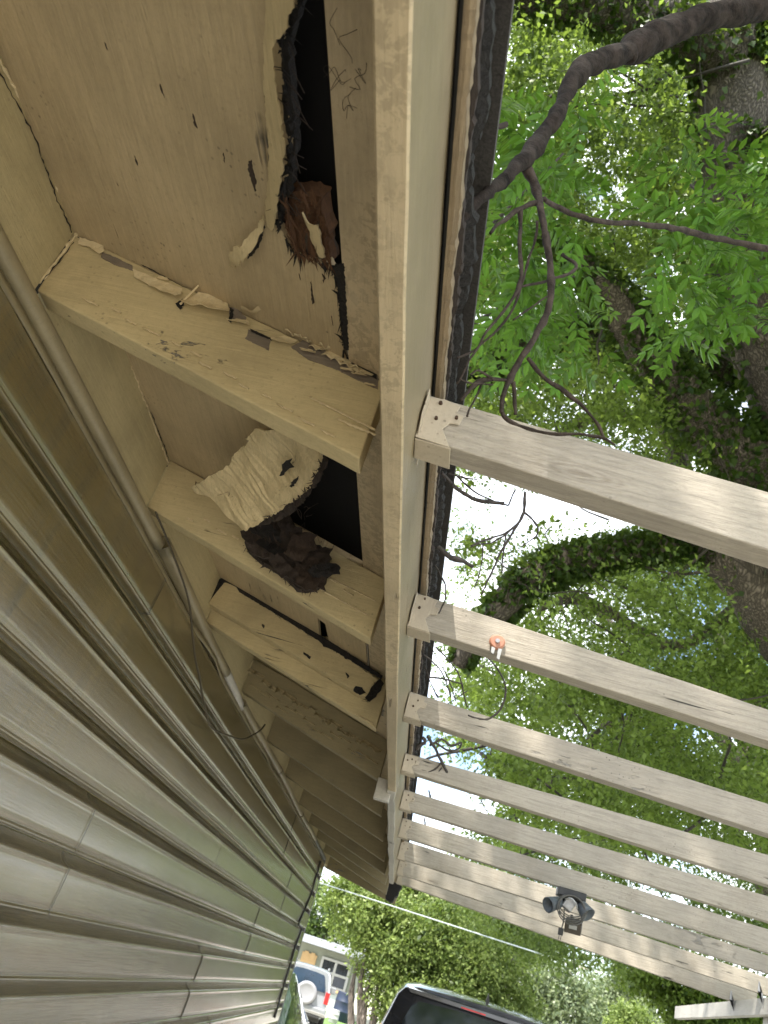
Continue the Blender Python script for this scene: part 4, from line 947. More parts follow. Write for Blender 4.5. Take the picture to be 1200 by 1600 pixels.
LB = [
 ([(1330, 860, 9.3, 60), (1230, 770, 9.2, 42), (1170, 720, 9.1, 40), (1110, 665, 9, 37), (1050, 600, 8.9, 33), (1000, 535, 8.8, 30), (960, 470, 8.7, 26), (925, 430, 8.6, 22), (885, 392, 8.5, 17), (840, 350, 8.4, 9)], 800),
 ([(1320, 1060, 9.6, 55), (1240, 1010, 9.6, 48), (1180, 930, 9.6, 38), (1140, 880, 9.7, 36), (1110, 845, 9.8, 33), (1070, 810, 9.9, 26), (1020, 770, 10, 16)], 150),
 ([(1120, 850, 9.8, 26), (1060, 852, 9.8, 22), (1000, 860, 9.7, 20), (940, 868, 9.6, 22), (880, 880, 9.5, 24), (830, 905, 9.4, 24), (790, 940, 9.3, 22), (750, 985, 9.2, 18), (715, 1040, 9.2, 12)], 900),
 ([(1290, 640, 11, 34), (1190, 590, 11, 30), (1100, 560, 11, 26), (1020, 545, 11, 24), (940, 525, 11, 25), (870, 520, 11, 27), (800, 545, 11, 28), (730, 580, 11, 26), (680, 620, 11, 20)], 800),
 ([(700, -60, 8, 26), (780, -25, 8, 28), (860, 0, 8.2, 30), (930, 10, 8.4, 30), (1000, 25, 8.7, 30), (1060, 45, 9, 34), (1130, 90, 9.4, 40)], 500),
 ([(1085, 265, 10.5, 7), (1050, 215, 10.5, 7), (1030, 160, 10.5, 6), (1015, 100, 10.5, 5), (1008, 60, 10.5, 4)], 120),
 ([(1100, 855, 10.5, 22), (1040, 670, 12, 14), (990, 655, 12, 13), (940, 650, 12, 10), (890, 670, 12, 7), (850, 700, 12, 4)], 60),
 ([(1270, 960, 12, 20), (1170, 940, 12, 10), (1060, 1010, 12, 9), (950, 955, 12, 8), (900, 935, 12, 9), (855, 945, 12, 7), (840, 960, 12, 3)], 150),
 ([(1240, 1200, 12, 22), (1180, 1100, 12, 12), (1168, 1010, 12, 7), (1160, 960, 12, 3)], 60),
 ([(1260, 1080, 12, 16), (1190, 1085, 12, 12), (1110, 1070, 12, 9), (1040, 1060, 12, 6), (980, 1065, 12, 3)], 120),
 ([(1100, 1260, 12, 14), (1035, 1150, 12, 10), (1020, 1135, 12, 9), (985, 1125, 12, 6), (940, 1135, 12, 4)], 60),
 ([(1120, 1260, 12, 14), (1060, 1180, 12, 8), (1045, 1130, 12, 6), (1065, 1090, 12, 4)], 60),
]
for k, (pts, iv) in enumerate(LB):
    o, P, Rr = limb(pts, 'limb', M['bark'], oak)
    if iv: ivy_on(P, Rr, iv*(1.3 if iv > 300 else .45), .085, oak, 1.45 if iv > 300 else 1.3, thr=-.45 if iv > 300 else -.1)
# thin branching twigs in the canopy
mb = MB()
for i in range(150):
    x, y = random.uniform(720, 1240), random.uniform(-20, 1350); d = random.uniform(8.5, 12)
    pts = [Vector(pxl(x, y, d))]; dr = Vector((random.uniform(-1, 1), random.uniform(-.6, .6), random.uniform(-.8, .8))).normalized()
    for s in range(6): dr = (dr+Vector((random.uniform(-.5, .5), random.uniform(-.5, .5), random.uniform(-.5, .5)))).normalized(); pts.append(pts[-1]+dr*random.uniform(.15, .35))
    r0 = random.uniform(.010, .026); mb.tube(pts, [r0*(1-.13*s) for s in range(7)], 5, smooth_n=2)
finish('twigs', mb.mesh(), M['twigdark'], oak, smooth=True, kind='stuff')
def behind(x, y):
    # bark the photo shows stays clear of leaves: clumps on those lines of sight sit behind the wood
    for pts in [tr]+[q for q, _ in LB[:5]]:
        for (x0, y0, d_, r0), (x1, y1, d1_, r1_) in zip(pts[:-1], pts[1:]):
            L2 = (x1-x0)**2+(y1-y0)**2; t = max(0, min(1, ((x-x0)*(x1-x0)+(y-y0)*(y1-y0))/L2))
            if math.hypot(x-x0-t*(x1-x0), y-y0-t*(y1-y0)) < r0*1.15+14: return d_+1.3
    return 0
c1, r1 = px_clumps(2700, (715, -160, 1330, 1330), 7.5, 14.5, .20, .55, dens_main, behind)
P1, D1, S1 = clumps(c1, r1, 100, .068, droop=.2)
# unseen crown leaves added overhead to shade the camera side, house roof and pergola
cs, rs = [], []
while len(cs) < 1900:
    p = np.array([random.uniform(-6, 9), random.uniform(-4.6, 9), random.uniform(7.0, 10.5)])
    q = Vector(p)-CAM; dz = q.dot(fwd)
    if dz > .5:
        sx, sy = CX+F*q.dot(right)/dz, CY+F*q.dot(down)/dz
        if 650 < sx < 1330 and -100 < sy < 1700: continue
        if 440 < sx < 1280 and 1280 < sy < 1700: continue
    if noise.noise(Vector(p)*.45) < -.3: continue
    cs.append(p); rs.append(random.uniform(.45, .9))
P2, D2, S2 = clumps(cs, rs, 110, .11)
finish('crown', leaf_mesh(np.concatenate([P1, P2]), np.concatenate([D1, D2]), np.concatenate([S1, S2])), M['oakleaf'], oak)
# second tree: darker masses farther back
oak2 = empty('background_oak', 'darker tree filling the gaps between the pergola beams behind the oak', 'tree', (9, 21, 0))
def dens2(x, y): return (.35+.9*noise.noise(Vector((x*.008, y*.008, 13)))+(0.35 if y > 900 else -.1)) + min(0, dens_main(x, y)-.35)*1.6
c2, r2 = px_clumps(2100, (690, -60, 1360, 1500), 15, 26, .4, 1.0, dens2)
P3, D3, S3 = clumps(c2, r2, 85, .105)
finish('crown', leaf_mesh(P3, D3, S3), M['darkleaf'], oak2)
mb = MB(); mb.tube([(9, 21, -.1), (8.6, 20.5, 4), (7.4, 20, 8), (6.2, 20, 12)], [.5, .4, .3, .15], 14, .08, 2, 4)
for a, b in (((8.4, 20.4, 5), (4, 19, 9)), ((7.6, 20.1, 7.5), (10, 18, 12)), ((7.4, 20, 8), (2.5, 19.5, 11.5))):
    a, b = Vector(a), Vector(b); mb.tube([a, a.lerp(b, .5)+Vector((0, 0, .5)), b], [.22, .14, .05], 10, .08, 3, 4)
finish('trunk', mb.mesh(), M['bark'], oak2, smooth=True)

# ------------------------------------------------------------------ trees and bushes at the foot of the picture
def px_tree(name, label, cat, y0, lobes, per, size, mat, stems=(), group=None, r_in=.35, nper=1.0):
    """lobes: (px, py, r_px) circles at about distance y0 metres, each filled with tufts in 3D"""
    cs, rs = [], []
    for (px, py, rp) in lobes:
        c = AY((px, py), y0); r = rp*y0/F
        k = max(6, int(nper*(rp/6)**2))
        for i in range(k):
            v = RNG.normal(size=3); v /= np.linalg.norm(v); q = np.array(c)+v*r*(RNG.random()**.4)*np.array([1, .8, 1])
            if noise.noise(Vector(q)*(1.6/r_in*.35)) < -.28: continue
            cs.append(q); rs.append(r_in*random.uniform(.5, 1.1))
    xs = np.mean([c[0] for c in cs]); o = empty(name, label, cat, (float(xs), y0, 0), group)
    P, D, S = clumps(cs, rs, per, size)
    keep = P[:, 2] > .05; finish('crown', leaf_mesh(P[keep], D[keep], S[keep]), mat, o)
    for st in stems or [((float(xs), y0, 0), (float(xs)+.2, y0, max(1.5, float(np.mean([c[2] for c in cs])))))]:
        mb = MB(); a, b = Vector(st[0]), Vector(st[1]); mb.tube([a, a.lerp(b, .35)+Vector((.06, .05, 0)), a.lerp(b, .7)-Vector((.05, 0, 0)), b], [.02*y0/4, .016*y0/4, .012*y0/4, .004*y0/4], 8, .1, 4, 3)
        finish('trunk', mb.mesh(), M['bark'], o, smooth=True)
    return o
stm = []
for q0, q1 in (((560, 1606), (590, 1500)), ((572, 1606), (612, 1490)), ((553, 1600), (560, 1500)), ((585, 1606), (640, 1500)), ((566, 1606), (575, 1480))):
    a = AY(q0, 19); b = AY(q1, 19); stm.append(((a.x, 19, 0), tuple(b)))
px_tree('bushy_tree', 'bright green bushy tree with several thin stems beside the driveway', 'tree', 19, [(560, 1425, 45), (610, 1460, 55), (660, 1480, 60), (720, 1510, 60), (770, 1545, 50), (645, 1535, 55), (700, 1580, 70), (660, 1600, 50), (578, 1480, 36), (690, 1455, 40), (535, 1400, 22), (770, 1600, 60), (610, 1560, 26), (590, 1520, 22)], 60, .085, M['sunleaf'], stm, r_in=.42, nper=1.5)
px_tree('dark_tree', 'dark tree standing behind the low house roof', 'tree', 42, [(490, 1420, 45), (520, 1450, 40), (470, 1450, 25), (560, 1400, 50), (505, 1390, 30)], 40, .17, M['darkleaf'], r_in=.8, nper=1.2)
px_tree('tall_tree', 'tall sunlit tree top showing just under the eave corner', 'tree', 30, [(650, 1410, 45), (700, 1420, 50), (750, 1450, 45), (640, 1400, 40), (600, 1420, 40), (790, 1470, 35)], 55, .13, M['sunleaf'], r_in=.7, nper=1.5)
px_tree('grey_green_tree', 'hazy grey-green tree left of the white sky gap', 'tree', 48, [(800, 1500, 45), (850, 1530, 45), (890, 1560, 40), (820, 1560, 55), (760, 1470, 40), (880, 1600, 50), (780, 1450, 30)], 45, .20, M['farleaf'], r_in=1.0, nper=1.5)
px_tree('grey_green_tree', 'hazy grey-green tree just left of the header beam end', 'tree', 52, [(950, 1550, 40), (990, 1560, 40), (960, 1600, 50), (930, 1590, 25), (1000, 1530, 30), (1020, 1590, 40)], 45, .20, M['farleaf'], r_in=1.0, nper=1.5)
px_tree('small_bush', 'small vivid green bush below the header beam end', 'bush', 34, [(985, 1590, 22), (1000, 1605, 25), (970, 1605, 20)], 60, .11, M['sunleaf'], r_in=.5, nper=2.5)
px_tree('leafy_tree', 'leafy tree hanging over the lower right beams and header', 'tree', 26, [(1040, 1510, 45), (1090, 1550, 45), (1000, 1510, 35), (1150, 1590, 45), (1100, 1600, 50), (1190, 1600, 40), (1050, 1590, 35)], 55, .12, M['oakleaf'], r_in=.6, nper=1.5)
px_tree('drooping_tree', 'olive green foliage drooping just below the last beam', 'tree', 24, [(800, 1455, 18), (830, 1470, 16), (780, 1440, 16)], 60, .10, M['oakleaf'], r_in=.45, nper=2.5)

# ------------------------------------------------------------------ fallen branch on the roof edge (near)
def depth_at(p, z): r = ray(p); return (z-EYE)/r.z
d0 = depth_at((745, 312), zu(.985))
def nb(pts): return [Vector(pxl(x, y, d0+k)) for x, y, k, r in pts], [r*.80*(d0+k)/F for x, y, k, r in pts]
root = Vector(pxl(745, 312, d0))
nbr = empty('fallen_branch', 'thick dark broken branch resting on the roof edge with bare forked twigs', 'branch', root)
main = [(1320, -60, .75, 26), (1250, -20, .7, 26), (1180, 12, .62, 25), (1100, 28, .55, 26), (1040, 50, .5, 28), (992, 74, .45, 27), (978, 82, .43, 20), (940, 93, .38, 20), (905, 112, .32, 20), (885, 145, .28, 17), (868, 185, .22, 15), (850, 205, .2, 16), (838, 228, .16, 19), (822, 248, .12, 15), (785, 280, .06, 12), (750, 310, .0, 12), (715, 345, -.02, 11)]
P, Q = nb(main); mb = MB(); mb.tube(P, Q, 26, .13, 26, 9)
mb.v = [tuple(Vector(v)+noise.noise_vector(Vector(v)*90)*.0016+noise.noise_vector(Vector(v)*30)*.003) for v in mb.v]; finish('stem', mb.mesh(), M['limbdark'], nbr, smooth=True)
for (x, y, k, r) in [(868, 182, .22, 8), (838, 232, .15, 11), (905, 118, .32, 8), (980, 84, .43, 14), (785, 288, .06, 7)]:
    mb = MB(); c = Vector(pxl(x, y, d0+k)); rr = r*(d0+k)/F; mb.tube([c-right*rr, c, c+right*rr*.9+down*rr*.8], [rr*.7, rr*1.1, rr*.5], 10, .3, 60, 4); finish('knot', mb.mesh(), M['limbdark'], nbr, smooth=True)
TW = [
 [(818, 250, .12, 12), (835, 290, .12, 9), (848, 340, .10, 7), (857, 400, .09, 7), (862, 450, .08, 7.5), (855, 492, .07, 6.5), (835, 530, .05, 7), (812, 565, .04, 6), (795, 595, .03, 6), (783, 625, .02, 4.5), (782, 645, .02, 4)],
 [(795, 595, .03, 4.5), (784, 620, .03, 4), (786, 650, .02, 4), (815, 668, .01, 3.5), (870, 678, .0, 3.2), (935, 682, -.01, 3), (960, 695, -.01, 2.5)],
 [(826, 560, .04, 4.5), (850, 590, .05, 4), (890, 615, .05, 4), (925, 650, .05, 3.5), (946, 688, .05, 3)],
 [(800, 596, .04, 5), (805, 620, .04, 4), (806, 648, .04, 4)],
 [(850, 312, .12, 5), (880, 328, .15, 5), (930, 345, .18, 5), (1000, 350, .24, 5), (1060, 358, .3, 6), (1120, 372, .36, 6), (1210, 390, .42, 7), (1290, 400, .5, 8)],
 [(838, 318, .11, 7), (815, 325, .1, 5), (785, 345, .08, 4), (765, 365, .06, 3)],
 [(814, 328, .1, 4.5), (812, 380, .09, 4), (814, 440, .08, 4), (790, 480, .06, 3), (760, 520, .04, 2.5), (735, 560, .02, 2)],
 [(840, 345, .1, 3), (835, 380, .1, 2.5), (822, 420, .09, 2.5), (816, 445, .08, 2.5), (790, 500, .06, 2.5), (745, 545, .04, 2.5), (715, 560, .02, 2)],
 [(815, 448, .08, 2.5), (850, 440, .1, 2.5), (900, 420, .13, 3), (880, 395, .14, 4)],
 [(862, 460, .08, 2), (830, 480, .07, 1.8), (800, 500, .05, 1.8)],
 [(792, 595, .03, 4), (765, 592, .02, 4.5), (740, 605, .01, 4), (720, 625, 0, 3.5)],
 [(770, 592, .02, 3), (750, 580, .01, 3), (735, 585, .0, 2)],
 [(757, 590, .02, 2.5), (745, 620, .02, 2), (730, 650, .0, 1.8)],
 [(790, 195, .02, 6), (765, 200, .0, 5), (745, 208, 0, 4)],
 [(770, 600, .01, 2), (740, 600, 0, 1.5), (715, 590, -.01, 1.5)],
 [(735, 560, .02, 2), (720, 590, 0, 2), (712, 600, 0, 1.5)],
]
for t in TW:
    P, Q = nb(t); mb = MB(); mb.tube(P, Q, 10, .22, 90, 6); mb.v = [tuple(Vector(v)+noise.noise_vector(Vector(v)*45)*.0022) for v in mb.v]; finish('twig', mb.mesh(), M['twig'], nbr, smooth=True)
def twigthing(label, strokes, zr=.95, dd_=.0, d=None):
    x, y = strokes[0][0][:2]; dz = d or depth_at((x, y), zu(zr))+dd_
    rt = Vector(pxl(x, y, dz)); o = empty('dead_twig', label, 'twig', rt, 'dead twigs caught along the roof edge')
    for s in strokes:
        P = [Vector(pxl(a, b, dz+(c if len(q) else 0))) for (a, b, r, *q) in s for c in [q[0] if q else 0]]; Q = [q[2]*dz/F for q in s]
        mb = MB(); Q = [q*.62 for q in Q]; mb.tube(P, Q, 7, .25, 120, 5)
        mb.v = [tuple(Vector(v)+noise.noise_vector(Vector(v)*60)*.0020) for v in mb.v]; finish('twig', mb.mesh(), M['twigdark'], o, smooth=True)
twigthing('smooth bare twig curving out just below the first beam bracket', [[(690, 738, 4), (715, 765, 5), (745, 780, 5.5), (788, 787, 5)], [(712, 742, 3), (735, 762, 2.5), (770, 782, 2), (795, 790, 2)], [(700, 740, 2), (725, 746, 3), (745, 750, 2)], [(795, 790, 2), (800, 775, 2), (805, 765, 2)]], .93)
twigthing('spindly forked dead twig hanging under the first beam', [[(820, 768, 4), (818, 800, 4), (806, 822, 3), (785, 835, 2.5), (755, 845, 2.5), (735, 855, 2)], [(818, 800, 3.5), (832, 812, 3), (840, 825, 2.5), (838, 840, 2)], [(810, 818, 3), (790, 850, 3), (770, 890, 2.5), (752, 930, 2)], [(792, 830, 2), (786, 870, 2), (785, 895, 2.5)], [(806, 822, 2), (775, 845, 2), (735, 852, 1.5)], [(838, 838, 1.5), (820, 850, 1.5), (808, 862, 1)], [(755, 848, 1.5), (753, 880, 1.5), (742, 918, 1.5)]], .93, .2)
twigthing('short thick twig stub poking out beyond the shingles', [[(678, 848, 6), (700, 868, 6.5), (725, 878, 6), (739, 886, 6)]], .95)
twigthing('thin bent twig dangling over the second bracket', [[(680, 883, 2), (692, 905, 2), (697, 930, 2), (690, 950, 1.8), (686, 958, 1.8)]], .93)
twigthing('long thin arched twig crossing onto the third beam', [[(755, 1020, 2), (778, 1045, 2.2), (790, 1075, 2.5), (784, 1105, 2.5), (765, 1122, 2.5), (745, 1123, 2), (732, 1118, 2)]], .9, .1)
twigthing('tangle of fine grey twigs between the second and third beam', [[(660, 1020, 2), (690, 1050, 1.8), (705, 1090, 1.6)], [(672, 1008, 1.5), (700, 1060, 1.5), (712, 1095, 1.5)], [(680, 1010, 2), (715, 1050, 2), (728, 1098, 1.8), (730, 1105, 1.2)], [(668, 1058, 2), (690, 1060, 2.2), (720, 1068, 1.5)], [(664, 1040, 1.2), (676, 1075, 1.2), (685, 1090, 2.5)], [(700, 1100, 1), (730, 1080, 1.2)]], .93)
twigthing('knot of twigs and debris above the fourth beam with one pale stick pointing down', [[(668, 1150, 4), (680, 1170, 4), (695, 1200, 4), (706, 1221, 3.5)], [(672, 1165, 3), (690, 1155, 3), (705, 1165, 3), (720, 1160, 2.5)], [(680, 1160, 2.5), (700, 1172, 3), (716, 1170, 2), (722, 1160, 2)], [(690, 1190, 2), (680, 1202, 2), (662, 1208, 1.5)], [(690, 1200, 1.5), (680, 1212, 1.5)], [(660, 1152, 3), (664, 1160, 5), (655, 1166, 6), (652, 1172, 4)]], .93)
twigthing('wiry curled twig resting against the fifth beam', [[(670, 1235, 2), (672, 1245, 3), (672, 1262, 2), (676, 1268, 1.5)], [(672, 1245, 2), (680, 1260, 2), (682, 1270, 2), (688, 1273, 1.6)], [(660, 1243, 1.5), (664, 1255, 1.5), (675, 1266, 1.5)], [(640, 1160, 2), (646, 1158, 2.5)]], .93)
twigthing('single straight dark twig hanging over the sixth beam', [[(663, 1278, 1.8), (666, 1300, 2), (669, 1319, 2.2)]], .93)

# ------------------------------------------------------------------ near branches with feather-like leaves
def spray(acc, start, dirv, n, ll, wd):
    """one compound leaf: rachis + paired pointed leaflets; appends to (leafs, stems)"""
    V, Fc, mbs = acc; p = Vector(start); d = Vector(dirv).normalized(); side = d.cross(Vector((random.uniform(-.4, .4), random.uniform(-.4, .4), 1))).normalized()
    pts = [p.copy()]; step = ll*.62
    def leaflet(o, a, nrm):
        a = a.normalized(); s = a.cross(nrm).normalized(); q = s.cross(a)
        L = ll*random.uniform(.8, 1.15); W = wd*random.uniform(.8, 1.15); b = len(V); dr = Vector((0, 0, -.12*L))
        V.extend([o, o+a*L*.28+s*W*.42+q*W*.1, o+a*L*.6+s*W*.42+q*W*.1+dr*.5, o+a*L+dr, o+a*L*.6-s*W*.42+q*W*.1+dr*.5, o+a*L*.28-s*W*.42+q*W*.1, o+a*L*.5+dr*.3])
        Fc.extend([(b, b+1, b+6), (b+1, b+2, b+6), (b+2, b+3, b+6), (b+3, b+4, b+6), (b+4, b+5, b+6), (b+5, b, b+6)])
    for i in range(n):
        d = (d+Vector((random.uniform(-.1, .1), random.uniform(-.1, .1), -.07))).normalized(); p = p+d*step; pts.append(p.copy())
        up = side.cross(d).normalized()
        for s in (1, -1): leaflet(p.copy(), d*.65+side*s*.9+Vector((random.uniform(-.15, .15), random.uniform(-.15, .15), random.uniform(-.25, .1))), up)
    leaflet(p, d, side.cross(d)); mbs.tube(pts, [ll*.022]*len(pts), 4)
def leafy(name, label, region, n, dmin, dmax, ll, stems, dens=lambda x, y: 1):
    V, Fc, mbs = [], [], MB(); c0 = Vector(pxl(*stems[0][0][:3])); o = empty(name, label, 'branch', c0)
    k = 0
    while k < n:
        x, y = random.uniform(region[0], region[2]), random.uniform(region[1], region[3])
        if random.random() > dens(x, y): continue
        dv = right*random.uniform(-.8, .8)+down*random.uniform(-.3, .9)+fwd*random.uniform(-.5, .5)
        spray((V, Fc, mbs), pxl(x, y, random.uniform(dmin, dmax)), dv, random.randint(4, 6), ll, ll*.42); k += 1
    me = bpy.data.meshes.new('l'); me.from_pydata([tuple(v) for v in V], [], Fc); me.update(); finish('leaves', me, M['ashleaf'], o)
    for s in stems:
        m2 = MB(); m2.tube([Vector(pxl(x, y, d)) for x, y, d, r in s], [r*s[0][2]/F for x, y, d, r in s], 6, smooth_n=3); finish('stem', m2.mesh(), M['twigdark'], o, smooth=True)
    finish('leaf_stalks', mbs.mesh(), M['ashleaf'], o, smooth=True, kind='stuff')
def dl(x, y): return max(.05, 1.15-abs(x-820)/110)*(1 if y > 330 else .8)
leafy('leafy_branch', 'dense spray of dark green feathery leaves close behind the roof edge', (742, 150, 940, 560), 210, 2.4, 3.8, .052, [[(700, 420, 3, 4), (790, 330, 3, 3), (880, 240, 3, 2)], [(720, 520, 3, 4), (800, 470, 3, 3), (900, 430, 3, 2)]], dl)
def dr_(x, y): return max(.04, 1.1-abs(y-(330+(1200-x)*.25))/190)
leafy('leafy_branch', 'bright green feathery sprig hanging at the right edge of the picture', (1035, 190, 1290, 540), 190, 2.1, 3.0, .046, [[(1300, 420, 2.6, 5), (1180, 380, 2.6, 3), (1070, 280, 2.6, 2)], [(1300, 470, 2.6, 5), (1150, 430, 2.6, 3), (1050, 440, 2.6, 2)]], dr_)

# ------------------------------------------------------------------ vehicles
def carpaint(name, col, rough=.22, met=.5):
    m = simple(name, col, rough, met, nscale=60, nvar=.06, bstr=.02, coat=1.0); return m
M['car_black'] = carpaint('black_paint', (.012, .013, .018), .2, .2); M['car_silver'] = carpaint('silver_paint', (.26, .27, .29), .35, .3); M['car_green'] = carpaint('dark_green_paint', (.05, .09, .06), .15, .2)
M['glass'] = simple('car_glass', (.012, .015, .018), .06, 0, nvar=0, bstr=0, spec=.9); M['tyre'] = simple('tyre_rubber', (.02, .02, .02), .8)
M['red'] = simple('tail_light', (.45, .02, .02), .25, nvar=.1, bstr=0); M['white'] = simple('white_plastic', (.4, .4, .4), .5, nvar=.08); M['rubber'] = simple('black_trim', (.015, .015, .015), .5)
M['coverwhite'] = simple('wheel_cover', (.26, .26, .28), .4, nvar=.08); M['blueglass'] = simple('rear_glass', (.012, .025, .05), .08, 0, nvar=.3, nscale=3, bstr=0, spec=.9)
def vehicle(name, label, loc, yaw, L, W, H, paint, suv=True, spare=False, glass='glass', rear_slant=.28, extras=True):
    o = empty(name, label, 'car', loc); rot = Matrix.Rotation(R(yaw), 4, 'Z'); base_ = Matrix.Translation(Vector(loc)) @ rot
    w = W/2; zb = H*.60; zs_ = .30
    # stations: y, belt half width, roof half width, belt z, roof z, slant forward per metre height
    if suv: ST = [(0, .95, .74, zb, H-.045, rear_slant), (.22, .99, .76, zb, H-.012, rear_slant), (.9, 1, .77, zb, H, .05), (L*.5, 1, .77, zb, H, 0), (L*.60, 1, .75, zb, H-.03, -.35), (L*.63, 1, .72, zb, H-.06, -.8), (L*.80, .98, .92, zb-.03, zb+.02, 0), (L*.95, .93, .84, zb-.10, zb-.06, 0), (L, .82, .74, zb-.2, zb-.18, 0)]
    else: ST = [(0, .85, .7, zb-.05, zb-.02, 0), (.35, .95, .8, zb-.02, zb+.01, 0), (.85, .98, .62, zb, H-.03, .75), (L*.42, 1, .66, zb, H, 0), (L*.52, 1, .65, zb, H-.02, -.3), (L*.56, 1, .62, zb, H-.05, -.9), (L*.78, .98, .85, zb-.05, zb, 0), (L, .82, .7, zb-.2, zb-.18, 0)]
    rings = []
    for (y, bw, rw, z1, z2, sl) in ST:
        b, r = w*bw, w*rw
        pts = [(0, zs_), (b*.86, zs_), (b*.97, zs_+.08), (b, z1*.62), (b*.985, z1-.05), (b*.95, z1), ((b*.95+r)/2, (z1+z2)/2), (r*1.02, z2-.09), (r*.955, z2-.03), (r*.80, z2-.004), (r*.4, z2+.012), (0, z2+.016)]
        pts = [(x, y+sl*max(0, z-z1), z) for x, z in pts]; pts += [(-x, yy, z) for x, yy, z in pts[-2:0:-1]]
        rings.append(pts)
    vs = [p for r_ in rings for p in r_]; m_ = len(rings[0]); fs = []
    for i in range(len(rings)-1):
        for j in range(m_): fs.append((i*m_+j, i*m_+(j+1) % m_, (i+1)*m_+(j+1) % m_, (i+1)*m_+j))
    fs.append(tuple(range(m_))[::-1]); fs.append(tuple((len(rings)-1)*m_+k for k in range(m_)))
    def put(nm, vs_, fs_, mt, parent=None, smooth=False, lab=None):
        me = bpy.data.meshes.new(nm); me.from_pydata([tuple(base_ @ Vector(v)) for v in vs_], [], fs_); me.update(); return finish(nm, me, mt, parent or o, smooth=smooth, label=lab)
    bd = put('body', vs, fs, paint, smooth=True); md = bd.modifiers.new('b', 'BEVEL'); md.width = .03; md.segments = 3; md.limit_method = 'ANGLE'; md.angle_limit = R(30)
    bd.modifiers.new('w', 'WEIGHTED_NORMAL')
    def side_pt(i, t, s, k=0.0):   # point on the side glass plane of station i, t 0 belt..1 roof
        a = Vector(rings[i][5]); b = Vector(rings[i][7]); p = a.lerp(b, t); return Vector((s*(p.x+.008), p.y, p.z))
    rng = range(0, 5) if suv else range(2, 5)
    for s in (1, -1):
        for i0, i1, f0, f1 in (((0, 2, .25, -.05), (2, 3, .05, -.04), (3, 5, .04, -.12)) if suv else ((2, 3, .1, -.05), (3, 5, .05, -.1))):
            a, b, c, d_ = side_pt(i0, .1, s), side_pt(i1, .1, s), side_pt(i1, .93, s), side_pt(i0, .93, s)
            a = a+Vector((0, f0, 0)); d_ = d_+Vector((0, f0, 0)); b = b+Vector((0, f1, 0)); c = c+Vector((0, f1, 0))
            put('side_window', [a, b, c, d_], [(0, 1, 2, 3)], M[glass])
    # rear window
    i = 0 if suv else 2
    sl = ST[i][5]; z1, z2 = ST[i][3], ST[i][4]; y_ = ST[i][0]; off = -.012
    rw0, rw1 = w*ST[i][1]*.80, w*ST[i][2]*.84
    za, zc = z1+.05, z2-.10
    g = [(-rw0, za), (rw0, za), (rw0*.99, za+.08), (rw1, zc-.05), (rw1*.9, zc), (rw1*.4, zc+.02), (-rw1*.4, zc+.02), (-rw1*.9, zc), (-rw1, zc-.05), (-rw0*.99, za+.08)]
    put('rear_window', [(x, y_+sl*(z-z1)+off, z) for x, z in g], [tuple(range(10))], M[glass if glass == 'glass' else glass])
    # spoiler lip
    if suv and not spare:
        q = [(-w*.70, .05+sl*(z2-z1), z2-.035), (w*.70, .05+sl*(z2-z1), z2-.035), (w*.66, -.07+sl*(z2-z1), z2-.055), (-w*.66, -.07+sl*(z2-z1), z2-.055)]
        put('spoiler', q+[(x, y, z+.028) for x, y, z in q], [(0, 1, 2, 3), (7, 6, 5, 4), (0, 4, 5, 1), (1, 5, 6, 2), (2, 6, 7, 3), (3, 7, 4, 0)], paint)
        q = [(0, .62, H), (.0, .80, H)]
        put('fin_antenna', [(-.02, .50, H+.0), (.02, .50, H), (.0, .70, H+.0), (0, .53, H+.075), (0, .50, H+.07)], [(0, 2, 3, 4), (1, 2, 3, 4), (0, 1, 4), (0, 1, 2)], M['rubber'])
        put('brake_light', [(-.2, -.074+sl*(z2-z1), z2-.052), (.0, -.074+sl*(z2-z1), z2-.052), (.0, -.074+sl*(z2-z1), z2-.042), (-.2, -.074+sl*(z2-z1), z2-.042)], [(0, 1, 2, 3)], M['red'])
    if suv and spare:
        for s in (1, -1):
            me = MB(); me.tube([(s*w*.66, .45, H-.01), (s*w*.66, .5, H+.035), (s*w*.67, 1.2, H+.045), (s*w*.67, 2.2, H+.04), (s*w*.66, 2.4, H)], .016, 8, smooth_n=3)
            put('roof_rail', me.v, me.f, M['rubber'] if not spare else paint, smooth=True)
    # wheels
    for s in (1, -1):
        for y in (.85, L-.95):
            rr = .34; seg = 24; vs2 = []; f2 = []
            for k, (xx, rad) in enumerate(((w-.02, rr*.6), (w-.02, rr*.93), (w-.06, rr), (w-.19, rr), (w-.22, rr*.9), (w-.22, .0))):
                for a in range(seg): vs2.append((s*xx, y+math.cos(2*math.pi*a/seg)*rad, .34+math.sin(2*math.pi*a/seg)*rad))
            for k in range(5):
                for a in range(seg): f2.append((k*seg+a, k*seg+(a+1) % seg, (k+1)*seg+(a+1) % seg, (k+1)*seg+a))
            wh = put('wheel', vs2, f2, M['tyre'], smooth=True)
            put('rim', [(s*(w-.025), y+math.cos(2*math.pi*a/seg)*rr*.62, .34+math.sin(2*math.pi*a/seg)*rr*.62) for a in range(seg)], [tuple(range(seg))], M['metal'], parent=wh)
    if extras:
        def bx_(nm, lo, hi, mt, bv=.01):
            bm = bmesh.new(); add_box(bm, lo, hi); bm.transform(base_); return bevel(finish(nm, mesh_bm(bm), mt, o), bv)
        bx_('bumper', (-w*.97, -.10, .36), (w*.97, .12, .58), paint, .04)
        for s in (1, -1): bx_('tail_light', (s*w*.90-.07, -.03, zb-.22), (s*w*.90+.055, .08, zb+.08 if suv else zb-.08), M['red'], .012)
        bx_('licence_plate', (-.62*w-.05, -.035, zb-.36) if spare else (-.16, -.03, .72), (-.62*w+.24, .0, zb-.20) if spare else (.16, .0, .86), M['white'], .004)
